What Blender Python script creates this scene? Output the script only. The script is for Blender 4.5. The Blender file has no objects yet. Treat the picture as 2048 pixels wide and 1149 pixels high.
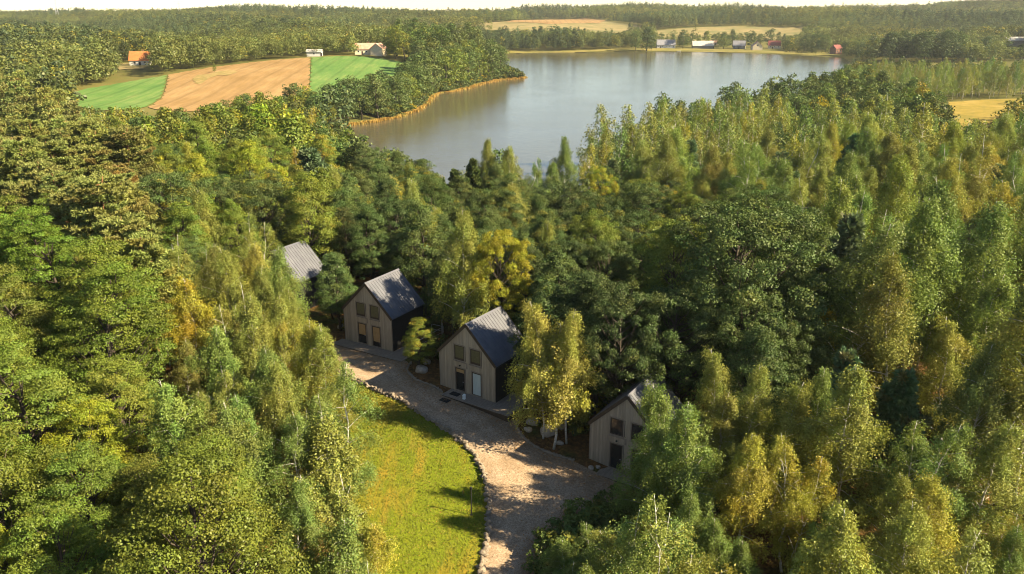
import bpy, math, random
import numpy as np
from mathutils import Vector, Matrix

R = math.radians
sc = bpy.context.scene
C = sc.collection
random.seed(7)
RNG = np.random.default_rng(7)

# ------------------------------------------------------------------ camera, sky, sun, exposure
ZC, PITCH, FPX = 31.8, 19.144, 1600.0          # height above the middle cabin's ground, tilt, focal length for a 2048 px frame
cam = bpy.data.objects.new('camera', bpy.data.cameras.new('camera'))
C.objects.link(cam)
cam.location = (0, 0, ZC)
cam.rotation_euler = (R(90 - PITCH), 0, 0)
cam.data.sensor_width = 36
cam.data.lens = 36 * FPX / 2048
cam.data.clip_start = 0.5
cam.data.clip_end = 9000
sc.camera = cam

SUN = Vector((0.80, -0.20, 0.565)).normalized()
w = bpy.data.worlds.new('World')
sc.world = w
w.use_nodes = True
nt = w.node_tree
bg = nt.nodes['Background']
sky = nt.nodes.new('ShaderNodeTexSky')
sky.sky_type = 'NISHITA'
sky.sun_disc = False
sky.sun_elevation = math.asin(SUN.z)
sky.sun_rotation = math.atan2(SUN.x, SUN.y)
sky.air_density = 1.0
sky.dust_density = 0
sky.ozone_density = 1.0
nt.links.new(sky.outputs[0], bg.inputs[0])
bg.inputs[1].default_value = 0.05
sl = bpy.data.lights.new('sun', 'SUN')
sl.energy = 5.0
sl.angle = R(0.5)
sl.color = (1.0, 0.855, 0.575)
so = bpy.data.objects.new('sun', sl)
C.objects.link(so)
so.rotation_euler = SUN.to_track_quat('Z', 'Y').to_euler()
so.location = (200, -50, 200)

sc.view_settings.view_transform = 'Standard'
sc.view_settings.look = 'None'
sc.view_settings.exposure = 1.92
sc.view_settings.gamma = 1
sc.view_settings.use_curve_mapping = False
cy = sc.cycles
cy.max_bounces = 8
cy.diffuse_bounces = 2
cy.glossy_bounces = 2
cy.transmission_bounces = 3
cy.volume_bounces = 0
cy.transparent_max_bounces = 4
cy.use_denoising = True
cy.filter_width = 1.0

# ------------------------------------------------------------------ helpers: picture geometry
CP, SP = math.cos(R(PITCH)), math.sin(R(PITCH))


def ray(px, py):
    a = (px - 1024) / FPX
    b = -(py - 574.5) / FPX
    return np.array([a, CP + b * SP, -SP + b * CP])


def at(px, py, z):
    d = ray(px, py)
    return d * ((z - ZC) / d[2]) + np.array([0, 0, ZC])


def project(P):
    P = np.asarray(P, float)
    x, y, z = P[..., 0], P[..., 1], P[..., 2] - ZC
    d = y * CP - z * SP
    u = y * SP + z * CP
    return 1024 + FPX * x / d, 574.5 - FPX * u / d


def in_poly(x, y, poly):
    x, y = np.asarray(x, float), np.asarray(y, float)
    p = np.asarray(poly, float)
    inside = np.zeros(x.shape, bool)
    for (x1, y1), (x2, y2) in zip(p, np.roll(p, -1, 0)):
        c = ((y1 > y) != (y2 > y)) & (x < (x2 - x1) * (y - y1) / (y2 - y1 + 1e-12) + x1)
        inside ^= c
    return inside


def poly_sd(x, y, poly):
    """distance to the polygon's outline, positive outside"""
    x, y = np.asarray(x, float), np.asarray(y, float)
    p = np.asarray(poly, float)
    best = np.full(x.shape, 1e18)
    for (x1, y1), (x2, y2) in zip(p, np.roll(p, -1, 0)):
        dx, dy = x2 - x1, y2 - y1
        t = np.clip(((x - x1) * dx + (y - y1) * dy) / (dx * dx + dy * dy + 1e-12), 0, 1)
        best = np.minimum(best, (x - x1 - t * dx) ** 2 + (y - y1 - t * dy) ** 2)
    return np.where(in_poly(x, y, poly), -1, 1) * np.sqrt(best)


def smooth(a, b, v):
    t = np.clip((v - a) / (b - a), 0, 1)
    return t * t * (3 - 2 * t)


def resample(pts, n):
    p = np.asarray(pts, float)
    s = np.r_[0, np.cumsum(np.linalg.norm(np.diff(p, axis=0), axis=1))]
    q = np.linspace(0, s[-1], n)
    return np.stack([np.interp(q, s, p[:, i]) for i in range(p.shape[1])], 1)


def curve(pts, n):
    """smooth polyline: resample, then relax"""
    p = resample(pts, n)
    for _ in range(max(2, n // 25)):
        p[1:-1] = .25 * p[:-2] + .5 * p[1:-1] + .25 * p[2:]
    return p


# ------------------------------------------------------------------ terrain
LAKE_Z = -10.0
shore_left_px = [(600, 263), (640, 258), (690, 253), (750, 245), (800, 235), (835, 222), (855, 208), (868, 192), (880, 186),
                 (905, 184), (935, 178), (965, 168), (1000, 161), (1050, 157), (1046, 154), (1010, 153), (985, 146)]
shore_far_px = [(960, 124), (985, 112), (1015, 108), (1080, 105), (1200, 105), (1320, 104), (1400, 104.5), (1500, 107.5), (1600, 112), (1683, 116)]
LAKE = [tuple(at(px, py, LAKE_Z)[:2]) for px, py in shore_left_px + shore_far_px]
LAKE += [(284, 700), (240, 600), (200, 500), (168, 425), (136, 372), (108, 335), (84, 305), (62, 277), (44, 246), (28, 204), (16, 190), (5, 178), (-5, 168), (-14, 168), (-24, 180), (-34, 206), (-48, 242), (-70, 278)]

CTRL = [(-26, 83, .4), (-14, 73, .2), (-4, 63, 0), (8.6, 53, -1.75), (0, 45, -2.0), (-10, 50, -1.2), (-12, 60, -.5), (0, 38, -2.3),
        (20, 45, -2.0), (-30, 40, -1.6), (-30, 60, -.6), (30, 30, -2.4), (0, 20, -2.6), (-40, 25, -2), (-50, 90, 0), (40, 70, -1.5),
        (0, 85, -.6), (25, 90, -2), (-15, 110, -3.5), (10, 110, -5), (-60, 140, -3), (60, 130, -4), (100, 200, -5), (150, 260, -5.5),
        (-120, 180, -2), (-120, 250, -4), (-90, 275, -7.5), (190, 340, -5), (240, 350, -4), (260, 420, -6), (320, 500, -6),
        (0, -150, -4), (-250, -150, -3), (250, -150, -4), (-300, 120, 1), (300, 150, -2), (300, 260, -3),
        (-170, 350, -5), (-110, 345, -7.5), (-150, 420, 0), (-95, 520, 4.4), (-140, 515, 4.2), (-60, 520, 2), (-60, 430, -4), (-200, 370, -3.2), (-260, 360, -1),
        (-223, 500, .3), (-90, 560, 4.5), (-40, 580, 0), (0, 640, -6), (-300, 460, 1), (-420, 420, 4), (-400, 700, 0), (-200, 750, 0), (0, 800, -6),
        (-480, 900, -2), (-200, 950, 2), (0, 1050, 4), (-60, 1180, 9), (60, 1260, 12), (100, 1400, 16), (0, 900, -8), (150, 905, -7.8), (300, 905, -7.6), (420, 800, -8),
        (270, 1050, -1.5), (330, 1200, 7.5), (200, 1200, 8), (450, 1150, 4), (330, 640, -7.5), (500, 780, 3), (450, 600, -4), (600, 900, -2), (700, 1000, 2),
        (-1000, 1500, 16), (-700, 1500, 8), (-450, 1500, 10), (-340, 1650, 19), (-240, 1650, 14), (0, 1750, 19), (300, 1750, 19), (600, 1700, 15), (720, 1500, 14), (860, 1500, 27), (980, 1500, 46), (1300, 1500, 50),
        (-1500, 800, 12), (1500, 800, 8), (-1500, 2500, 12), (0, 2600, 12), (1500, 2500, 16), (-2500, 3800, 8), (0, 4000, 8), (2500, 3800, 8), (-3000, 0, 0), (3000, 0, 0)]
_c = np.array(CTRL, float)


def _phi(r2):
    return np.sqrt(r2 + 18.0 ** 2)


_n = len(_c)
_A = np.zeros((_n + 1, _n + 1))
_A[:_n, :_n] = -_phi((_c[:, None, 0] - _c[None, :, 0]) ** 2 + (_c[:, None, 1] - _c[None, :, 1]) ** 2)
_A[:_n, _n] = _A[_n, :_n] = 1
_w = np.linalg.solve(_A, np.r_[_c[:, 2], 0])


def terrain(x, y):
    x, y = np.broadcast_arrays(np.asarray(x, float), np.asarray(y, float))
    sh = x.shape
    x, y = x.ravel(), y.ravel()
    z = np.full(x.shape, _w[_n])
    for k in range(_n):
        z -= _w[k] * _phi((x - _c[k, 0]) ** 2 + (y - _c[k, 1]) ** 2)
    far = smooth(600, 1400, y)
    z += far * (2.2 * np.sin(x / 71 + y / 160) + 1.5 * np.sin(x / 37 - y / 90 + 2) + 4.5 * np.sin(x / 150 + y / 400 + 1) + 3.5 * np.sin(y / 95 + x / 300))
    sd = poly_sd(x, y, LAKE)
    zb = np.maximum(z, LAKE_Z + .45)
    out = LAKE_Z + .02 + (zb - LAKE_Z - .02) * smooth(0, 24, sd)
    z = np.where(sd > 0, out, LAKE_Z + .02 - np.minimum(2.5, -sd * .12))
    return z.reshape(sh)


_T = np.concatenate([np.linspace(18, 120, 700), np.linspace(120.2, 700, 900), np.linspace(701, 2600, 700)])


def on_ground(px, py, up=0.0):
    """where the line of sight through a pixel meets the terrain raised by UP metres"""
    d = ray(px, py)
    P = d[None] * _T[:, None]
    g = P[:, 2] + ZC - terrain(P[:, 0], P[:, 1]) - up
    k = np.argmax(g < 0)
    if g[k] >= 0:
        k = len(_T) - 1
    if k == 0:
        t = _T[0]
    else:
        t = _T[k - 1] + (_T[k] - _T[k - 1]) * g[k - 1] / (g[k - 1] - g[k])
    q = d * t
    return np.array([q[0], q[1], terrain(q[0], q[1]).item()])


# ------------------------------------------------------------------ helpers: materials
def mat(name):
    m = bpy.data.materials.new(name)
    m.use_nodes = True
    nt = m.node_tree
    p = nt.nodes['Principled BSDF']
    p.inputs['Specular IOR Level'].default_value = 0.25
    return m, nt, p


def N(nt, kind, **kw):
    n = nt.nodes.new(kind)
    for k, v in kw.items():
        if k.startswith('i_'):
            n.inputs[k[2:].replace('_', ' ')].default_value = v
        else:
            setattr(n, k, v)
    return n


def ramp(nt, src, stops):
    r = nt.nodes.new('ShaderNodeValToRGB')
    el = r.color_ramp.elements
    while len(el) < len(stops):
        el.new(0.5)
    for e, (p, c) in zip(el, stops):
        e.position = p
        e.color = (*c, 1) if len(c) == 3 else c
    nt.links.new(src, r.inputs[0])
    return r.outputs[0]


def noise(nt, scale, detail=4, rough=.55, coord='Object', stretch=None):
    tc = nt.nodes.new('ShaderNodeTexCoord')
    src = tc.outputs[coord]
    if stretch:
        mp = nt.nodes.new('ShaderNodeMapping')
        mp.inputs['Scale'].default_value = stretch
        nt.links.new(src, mp.inputs[0])
        src = mp.outputs[0]
    n = nt.nodes.new('ShaderNodeTexNoise')
    n.inputs['Scale'].default_value = scale
    n.inputs['Detail'].default_value = detail
    n.inputs['Roughness'].default_value = rough
    nt.links.new(src, n.inputs['Vector'])
    return n.outputs['Fac']


def mixc(nt, fac, a, b, blend='MIX'):
    m = nt.nodes.new('ShaderNodeMix')
    m.data_type = 'RGBA'
    m.blend_type = blend
    for s, v in ((m.inputs[0], fac), (m.inputs[6], a), (m.inputs[7], b)):
        if isinstance(v, (int, float)):
            s.default_value = v
        elif isinstance(v, tuple):
            s.default_value = (*v, 1)
        else:
            nt.links.new(v, s)
    return m.outputs[2]


def bump(nt, p, h, strength, dist):
    b = nt.nodes.new('ShaderNodeBump')
    b.inputs['Strength'].default_value = strength
    b.inputs['Distance'].default_value = dist
    nt.links.new(h, b.inputs['Height'])
    nt.links.new(b.outputs[0], p.inputs['Normal'])


def noisy(name, a, b, scale=3, rough=.8, stretch=None, bump_=0, spec=.25, third=None):
    """two or three colours broken up by noise"""
    m, nt, p = mat(name)
    f = noise(nt, scale, 5, .6, stretch=stretch)
    stops = [(.3, a), (.7, b)] if third is None else [(.25, a), (.5, b), (.75, third)]
    nt.links.new(ramp(nt, f, stops), p.inputs['Base Color'])
    p.inputs['Roughness'].default_value = rough
    p.inputs['Specular IOR Level'].default_value = spec
    if bump_:
        bump(nt, p, noise(nt, scale * 4, 4, .6, stretch=stretch), .6, bump_)
    return m


def leaf_material(name, instanced=False, transl=.35, gold=(.32, .255, .026), lo=.6, hi=1.4):
    """leaf colour = the tree's own tint, varied per leaf and per spray; the tint's alpha says how far it has turned"""
    m = bpy.data.materials.new(name)
    m.use_nodes = True
    nt = m.node_tree
    nt.nodes.clear()
    out = nt.nodes.new('ShaderNodeOutputMaterial')
    if instanced:
        oi = N(nt, 'ShaderNodeAttribute', attribute_name='tint', attribute_type='INSTANCER')
        tint, alpha = oi.outputs['Color'], oi.outputs['Alpha']
    else:
        oi = nt.nodes.new('ShaderNodeObjectInfo')
        tint, alpha = oi.outputs['Color'], oi.outputs['Alpha']
    lv = N(nt, 'ShaderNodeAttribute', attribute_name='leafvar')
    sp = nt.nodes.new('ShaderNodeSeparateColor')
    nt.links.new(lv.outputs['Color'], sp.inputs[0])
    # autumn: leaves of a spray turn where alpha beats the spray's own threshold
    a1 = N(nt, 'ShaderNodeMath', operation='SUBTRACT')
    nt.links.new(alpha, a1.inputs[0])
    nt.links.new(sp.outputs[2], a1.inputs[1])
    a2 = N(nt, 'ShaderNodeMath', operation='MULTIPLY_ADD', use_clamp=True)
    a2.inputs[1].default_value = 2.0
    a2.inputs[2].default_value = .1
    nt.links.new(a1.outputs[0], a2.inputs[0])
    a3 = N(nt, 'ShaderNodeMath', operation='MULTIPLY', use_clamp=True)
    nt.links.new(a2.outputs[0], a3.inputs[0])
    a3.inputs[1].default_value = .9
    col = mixc(nt, a3.outputs[0], tint, gold)
    hs = nt.nodes.new('ShaderNodeHueSaturation')
    h = N(nt, 'ShaderNodeMapRange')
    h.inputs['To Min'].default_value = .482
    h.inputs['To Max'].default_value = .522
    nt.links.new(sp.outputs[1], h.inputs['Value'])
    v = N(nt, 'ShaderNodeMapRange')
    v.inputs['To Min'].default_value = lo
    v.inputs['To Max'].default_value = hi
    nt.links.new(sp.outputs[0], v.inputs['Value'])
    nt.links.new(h.outputs[0], hs.inputs['Hue'])
    nt.links.new(v.outputs[0], hs.inputs['Value'])
    nt.links.new(col, hs.inputs['Color'])
    d = nt.nodes.new('ShaderNodeBsdfDiffuse')
    t = nt.nodes.new('ShaderNodeBsdfTranslucent')
    g = N(nt, 'ShaderNodeBsdfGlossy')
    g.inputs['Roughness'].default_value = .45
    g.inputs['Color'].default_value = (.9, .9, .8, 1)
    nt.links.new(hs.outputs[0], d.inputs[0])
    tb = mixc(nt, .55, hs.outputs[0], (1.0, .95, .35), 'MULTIPLY')
    nt.links.new(tb, t.inputs[0])
    m1 = nt.nodes.new('ShaderNodeMixShader')
    m1.inputs[0].default_value = transl
    nt.links.new(d.outputs[0], m1.inputs[1])
    nt.links.new(t.outputs[0], m1.inputs[2])
    m2 = nt.nodes.new('ShaderNodeMixShader')
    m2.inputs[0].default_value = .012
    nt.links.new(m1.outputs[0], m2.inputs[1])
    nt.links.new(g.outputs[0], m2.inputs[2])
    nt.links.new(m2.outputs[0], out.inputs[0])
    return m


# ------------------------------------------------------------------ helpers: meshes and things
def quads_mesh(name, V, col, material):
    """V (n,4,3): one mesh of loose quads with a colour per quad in the attribute leafvar"""
    n = len(V)
    me = bpy.data.meshes.new(name)
    me.vertices.add(4 * n)
    me.vertices.foreach_set('co', V.astype(np.float32).ravel())
    me.loops.add(4 * n)
    me.loops.foreach_set('vertex_index', np.arange(4 * n, dtype=np.int32))
    me.polygons.add(n)
    me.polygons.foreach_set('loop_start', np.arange(0, 4 * n, 4, dtype=np.int32))
    me.update(calc_edges=True)
    if col is not None:
        at_ = me.attributes.new('leafvar', 'FLOAT_COLOR', 'FACE')
        c = np.ones((n, 4), np.float32)
        c[:, :3] = col
        at_.data.foreach_set('color', c.ravel())
    me.materials.append(material)
    return me


class MB:
    """collects boxes, prisms and tubes into one mesh"""

    def __init__(s):
        s.v, s.f = [], []

    def add(s, vs, fs):
        o = len(s.v)
        s.v += [tuple(map(float, v)) for v in vs]
        s.f += [tuple(i + o for i in f) for f in fs]
        return s

    def box(s, x0, x1, y0, y1, z0, z1):
        return s.add([(x, y, z) for z in (z0, z1) for x, y in ((x0, y0), (x1, y0), (x1, y1), (x0, y1))],
                     [(3, 2, 1, 0), (4, 5, 6, 7), (0, 1, 5, 4), (1, 2, 6, 5), (2, 3, 7, 6), (3, 0, 4, 7)])

    def prism(s, poly, y0, y1):
        """polygon in x,z extruded along y"""
        n = len(poly)
        vs = [(x, y0, z) for x, z in poly] + [(x, y1, z) for x, z in poly]
        return s.add(vs, [tuple(range(n)), tuple(range(2 * n - 1, n - 1, -1))] + [(i, i + n, (i + 1) % n + n, (i + 1) % n) for i in range(n)])

    def tube(s, pts, rad, sides=6, cap=True):
        pts = np.asarray(pts, float)
        n = len(pts)
        rad = np.broadcast_to(np.asarray(rad, float), (n,))
        tan = np.gradient(pts, axis=0)
        tan /= np.linalg.norm(tan, axis=1)[:, None] + 1e-9
        ref = np.array([0, 0, 1.]) if abs(tan[0, 2]) < .8 else np.array([1., 0, 0])
        a = np.cross(tan, ref)
        a /= np.linalg.norm(a, axis=1)[:, None] + 1e-9
        b = np.cross(tan, a)
        th = np.linspace(0, 2 * np.pi, sides, endpoint=False)
        ring = pts[:, None] + rad[:, None, None] * (np.cos(th)[None, :, None] * a[:, None] + np.sin(th)[None, :, None] * b[:, None])
        fs = [(i * sides + j, i * sides + (j + 1) % sides, (i + 1) * sides + (j + 1) % sides, (i + 1) * sides + j) for i in range(n - 1) for j in range(sides)]
        if cap:
            fs += [tuple(range(sides))[::-1], tuple(range((n - 1) * sides, n * sides))]
        return s.add(ring.reshape(-1, 3), fs)

    def mesh(s, name, m, smooth_=False):
        me = bpy.data.meshes.new(name)
        me.from_pydata(s.v, [], s.f)
        me.materials.append(m)
        if smooth_:
            me.shade_smooth()
        me.update()
        return me

    def build(s, name, m, parent=None, smooth_=False):
        return link(name, s.mesh(name, m, smooth_), parent)


def link(name, me, parent=None):
    o = bpy.data.objects.new(name, me)
    C.objects.link(o)
    if parent is not None:
        o.parent = parent
    return o


def thing(name, label, cat, loc=(0, 0, 0), rotz=0, group=None):
    o = bpy.data.objects.new(name, None)
    C.objects.link(o)
    o.location = loc
    o.rotation_euler = (0, 0, rotz)
    o.empty_display_size = .2
    o['label'] = label
    o['category'] = cat
    if group:
        o['group'] = group
    return o


def tag(o, label, cat, group=None):
    o['label'] = label
    o['category'] = cat
    if group:
        o['group'] = group
    return o


def structure(o):
    o['kind'] = 'structure'
    return o


def stuff(o, label=None):
    o['kind'] = 'stuff'
    if label:
        o['label'] = label
    return o


def sheet(name, left, right, nx, m, up):
    """a draped strip between two polylines of equal length"""
    left, right = np.asarray(left)[:, :2], np.asarray(right)[:, :2]
    t = np.linspace(0, 1, nx)
    P = left[:, None] * (1 - t)[None, :, None] + right[:, None] * t[None, :, None]
    z = terrain(P[..., 0], P[..., 1]) + up
    ny = len(left)
    v = np.concatenate([P, z[..., None]], 2).reshape(-1, 3)
    f = [(j * nx + i, j * nx + i + 1, (j + 1) * nx + i + 1, (j + 1) * nx + i) for j in range(ny - 1) for i in range(nx - 1)]
    me = bpy.data.meshes.new(name)
    me.from_pydata(v.tolist(), [], f)
    me.materials.append(m)
    me.shade_smooth()
    ac = me.attributes.new('across', 'FLOAT', 'POINT')
    ac.data.foreach_set('value', np.tile(t, ny).astype(np.float32))
    me.update()
    if me.polygons[0].normal.z < 0:
        me.flip_normals()
    return structure(link(name, me))


def blob(seed, rx, ry, rz, sub=2, rough=.18):
    """a stone: a lumpy closed mesh"""
    import bmesh
    r = np.random.default_rng(seed)
    bm = bmesh.new()
    bmesh.ops.create_icosphere(bm, subdivisions=sub, radius=1)
    ax = r.normal(size=(7, 3))
    ax /= np.linalg.norm(ax, axis=1)[:, None]
    cut = r.uniform(.62, .95, 7)
    for v in bm.verts:
        c = np.array(v.co)
        for a, k in zip(ax, cut):            # shave flat facets
            d = c @ a
            if d > k:
                c = c - a * (d - k) * .8
        c = c * (1 + rough * (r.random() - .5))
        v.co = (c[0] * rx, c[1] * ry, c[2] * rz)
    me = bpy.data.meshes.new('stone')
    bm.to_mesh(me)
    bm.free()
    return me


# ------------------------------------------------------------------ materials
M = {}
M['birch_leaf'] = leaf_material('birch_leaf', transl=.32)
M['broad_leaf'] = leaf_material('broad_leaf', transl=.27)
M['needle'] = leaf_material('needle', transl=.2, gold=(.2, .12, .03))
M['far_leaf'] = leaf_material('far_leaf', True, transl=.3, lo=.8, hi=1.2)

m, nt_, p = mat('birch_bark')
f1 = noise(nt_, 6, 4, .6, stretch=(1, 1, 3.5))
c = ramp(nt_, f1, [(.36, (.04, .035, .03)), (.46, (.52, .48, .42)), (.8, (.66, .62, .56))])
nt_.links.new(c, p.inputs['Base Color'])
p.inputs['Roughness'].default_value = .75
M['birch_bark'] = m
M['brown_bark'] = noisy('brown_bark', (.03, .024, .018), (.08, .062, .046), 5, .9, (1, 1, .3), .02)
M['pine_bark'] = noisy('pine_bark', (.16, .07, .035), (.32, .15, .07), 5, .9, (1, 1, .4), .02)
M['dead_wood'] = noisy('dead_wood', (.035, .025, .02), (.09, .065, .05), 6, .9)

# forest floor: litter, moss and bare earth
m, nt_, p = mat('forest_floor')
f1 = noise(nt_, .22, 6, .62)
f2 = noise(nt_, 3.2, 5, .7)
f3 = noise(nt_, .011, 5, .6)
near_c = ramp(nt_, f2, [(.28, (.035, .022, .012)), (.5, (.12, .062, .024)), (.72, (.27, .125, .04))])
grn = ramp(nt_, f2, [(.3, (.03, .035, .010)), (.7, (.09, .10, .02))])
c = mixc(nt_, ramp(nt_, f1, [(.46, (0, 0, 0)), (.62, (1, 1, 1))]), near_c, grn)
tcg = nt_.nodes.new('ShaderNodeTexCoord')
sxyz = nt_.nodes.new('ShaderNodeSeparateXYZ')
nt_.links.new(tcg.outputs['Object'], sxyz.inputs[0])
mr = N(nt_, 'ShaderNodeMapRange')
mr.inputs['From Min'].default_value = 190
mr.inputs['From Max'].default_value = 300
mr.inputs['To Max'].default_value = .8
nt_.links.new(sxyz.outputs[1], mr.inputs['Value'])
c = mixc(nt_, mr.outputs[0], c, ramp(nt_, f3, [(.35, (.075, .085, .022)), (.65, (.15, .135, .04))]))
nt_.links.new(c, p.inputs['Base Color'])
p.inputs['Roughness'].default_value = .95
p.inputs['Specular IOR Level'].default_value = .05
bump(nt_, p, f2, .7, .08)
M['forest_floor'] = m

# lawn
m, nt_, p = mat('lawn')
f1 = noise(nt_, .16, 5, .6)
f2 = noise(nt_, 9, 4, .7)
f3 = noise(nt_, .9, 4, .6, stretch=(1, .16, 1))
g = ramp(nt_, f2, [(.25, (.068, .092, .005)), (.5, (.122, .145, .008)), (.8, (.205, .205, .015))])
dry = ramp(nt_, f2, [(.25, (.17, .105, .012)), (.75, (.34, .215, .03))])
k = N(nt_, 'ShaderNodeMath', operation='ADD')
nt_.links.new(f1, k.inputs[0])
nt_.links.new(f3, k.inputs[1])
c = mixc(nt_, ramp(nt_, k.outputs[0], [(.48, (0, 0, 0)), (.62, (.8, .8, .8))]), g, dry)
k.inputs[0].default_value = 0
sc_ = N(nt_, 'ShaderNodeMath', operation='MULTIPLY')
sc_.inputs[1].default_value = .5
nt_.links.new(k.outputs[0], sc_.inputs[0])
for l in list(nt_.links):
    if l.from_node == k and l.to_node.type == 'VALTORGB':
        nt_.links.new(sc_.outputs[0], l.to_socket)
nt_.links.new(c, p.inputs['Base Color'])
p.inputs['Roughness'].default_value = .9
p.inputs['Specular IOR Level'].default_value = .1
bump(nt_, p, noise(nt_, 14, 3, .7), .4, .04)
M['lawn'] = m

# gravel drive
m, nt_, p = mat('gravel')
vo = N(nt_, 'ShaderNodeTexVoronoi')
tc = nt_.nodes.new('ShaderNodeTexCoord')
nt_.links.new(tc.outputs['Object'], vo.inputs['Vector'])
vo.inputs['Scale'].default_value = 24
f1 = noise(nt_, .35, 5, .65)
f2 = noise(nt_, 6.5, 6, .85)
f4 = noise(nt_, 1.1, 5, .7)
g = ramp(nt_, f2, [(.33, (.19, .135, .092)), (.5, (.37, .272, .188)), (.66, (.52, .40, .29))])
g = mixc(nt_, .7, g, ramp(nt_, f4, [(.3, (.72, .70, .67)), (.7, (1.08, 1.08, 1.06))]), 'MULTIPLY')
ax_ = N(nt_, 'ShaderNodeAttribute', attribute_name='across')
wob = N(nt_, 'ShaderNodeMath', operation='MULTIPLY_ADD')
nt_.links.new(f1, wob.inputs[0])
wob.inputs[1].default_value = .22
nt_.links.new(ax_.outputs['Fac'], wob.inputs[2])
trk = ramp(nt_, wob.outputs[0], [(.16, (.62, .62, .62)), (.30, (1, 1, 1)), (.40, (1.0, 1.0, 1.0)), (.50, (.72, .70, .67)), (.60, (1, 1, 1)), (.70, (1, 1, 1)), (.82, (.75, .72, .68)), (1.0, (.55, .50, .42))])
g = mixc(nt_, .5, g, trk, 'MULTIPLY')
bright = N(nt_, 'ShaderNodeSeparateColor')
nt_.links.new(vo.outputs['Color'], bright.inputs[0])
g = mixc(nt_, .55, g, ramp(nt_, bright.outputs[0], [(0, (.55, .53, .5)), (1, (1.2, 1.17, 1.12))]), 'MULTIPLY')
c = mixc(nt_, ramp(nt_, f1, [(.48, (0, 0, 0)), (.72, (.6, .6, .6))]), g, (.20, .125, .065))
nt_.links.new(c, p.inputs['Base Color'])
p.inputs['Roughness'].default_value = .95
p.inputs['Specular IOR Level'].default_value = .1
bump(nt_, p, f2, .9, .06)
M['gravel'] = m

# lake
m, nt_, p = mat('lake_water')
p.inputs['Base Color'].default_value = (.078, .068, .042, 1)
p.inputs['Roughness'].default_value = .07
p.inputs['Specular IOR Level'].default_value = .5
p.inputs['IOR'].default_value = 1.33
f1 = noise(nt_, .55, 3, .6, stretch=(1, 2.2, 1))
f2 = noise(nt_, .03, 3, .6)
k = N(nt_, 'ShaderNodeMath', operation='MULTIPLY')
nt_.links.new(f1, k.inputs[0])
nt_.links.new(ramp(nt_, f2, [(.3, (.55, .55, .55)), (.7, (1, 1, 1))]), k.inputs[1])
bump(nt_, p, k.outputs[0], .22, .35)
M['lake_water'] = m


def field_mat(name, a, b, c3, scale, stretch, lines=False):
    m, nt, p = mat(name)
    f1 = noise(nt, scale, 5, .65, stretch=stretch)
    f2 = noise(nt, .035, 4, .6)
    k = N(nt, 'ShaderNodeMath', operation='MULTIPLY_ADD')
    nt.links.new(f1, k.inputs[0])
    k.inputs[1].default_value = .5
    h = N(nt, 'ShaderNodeMath', operation='MULTIPLY')
    h.inputs[1].default_value = .5
    nt.links.new(f2, h.inputs[0])
    nt.links.new(h.outputs[0], k.inputs[2])
    col = ramp(nt, k.outputs[0], [(.36, a), (.5, b), (.64, c3)])
    if lines:                                    # wheel lines left by the tractor
        wv = N(nt, 'ShaderNodeTexWave', bands_direction='X')
        tcw = nt.nodes.new('ShaderNodeTexCoord')
        nt.links.new(tcw.outputs['Object'], wv.inputs['Vector'])
        wv.inputs['Scale'].default_value = .03
        wv.inputs['Distortion'].default_value = 1.5
        wv.inputs['Detail Scale'].default_value = .05
        col = mixc(nt, .8, col, ramp(nt, wv.outputs['Fac'], [(.0, (.78, .78, .76)), (.12, (1, 1, 1)), (.9, (1, 1, 1)), (1.0, (1.1, 1.08, 1.02))]), 'MULTIPLY')
    nt.links.new(col, p.inputs['Base Color'])
    p.inputs['Roughness'].default_value = .95
    p.inputs['Specular IOR Level'].default_value = .05
    return m


M['green_field'] = field_mat('green_field', (.065, .135, .032), (.095, .165, .042), (.15, .195, .06), .5, (1, .12, 1), True)
M['stubble'] = field_mat('stubble', (.195, .12, .046), (.24, .148, .062), (.29, .19, .086), .5, (1, .12, 1), True)
M['dry_grass'] = field_mat('dry_grass', (.17, .14, .03), (.25, .18, .04), (.31, .22, .065), .3, (1, 1, 1))
M['fallow'] = field_mat('fallow', (.14, .12, .04), (.22, .165, .06), (.32, .22, .10), .4, (1, 1, 1))
M['pale_grass'] = field_mat('pale_grass', (.12, .125, .048), (.19, .155, .065), (.26, .195, .09), .05, (1, 1, 1))
M['shore_grass'] = field_mat('shore_grass', (.11, .11, .03), (.175, .145, .04), (.23, .18, .06), .2, (1, 1, 1))

M['cladding'] = None
m, nt_, p = mat('weathered_board')
oi = nt_.nodes.new('ShaderNodeAttribute')
oi.attribute_name = 'leafvar'
f1 = noise(nt_, 2.2, 6, .65, stretch=(6, 6, .5))
f2 = noise(nt_, .6, 4, .6)
c = ramp(nt_, f1, [(.25, (.27, .215, .162)), (.5, (.36, .292, .225)), (.75, (.43, .36, .285))])
c = mixc(nt_, ramp(nt_, f2, [(.35, (0, 0, 0)), (.7, (.5, .5, .5))]), c, (.33, .26, .19))
sp_ = nt_.nodes.new('ShaderNodeSeparateColor')
nt_.links.new(oi.outputs['Color'], sp_.inputs[0])
c = mixc(nt_, .6, c, ramp(nt_, sp_.outputs[0], [(0, (.72, .70, .68)), (1, (1.2, 1.17, 1.12))]), 'MULTIPLY')
nt_.links.new(c, p.inputs['Base Color'])
p.inputs['Roughness'].default_value = .8
M['cladding'] = m
M['deck'] = noisy('deck_board', (.15, .115, .085), (.27, .215, .165), 2.5, .8, (6, .8, 1), .01)
M['black_wall'] = noisy('black_board', (.012, .012, .013), (.028, .027, .027), 4, .7, (6, 6, .4))
m, nt_, p = mat('grey_sheet_roof')
f1 = noise(nt_, 1.2, 5, .6)
nt_.links.new(ramp(nt_, f1, [(.3, (.075, .076, .092)), (.7, (.115, .114, .128))]), p.inputs['Base Color'])
p.inputs['Roughness'].default_value = .5
p.inputs['Specular IOR Level'].default_value = .35
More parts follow.
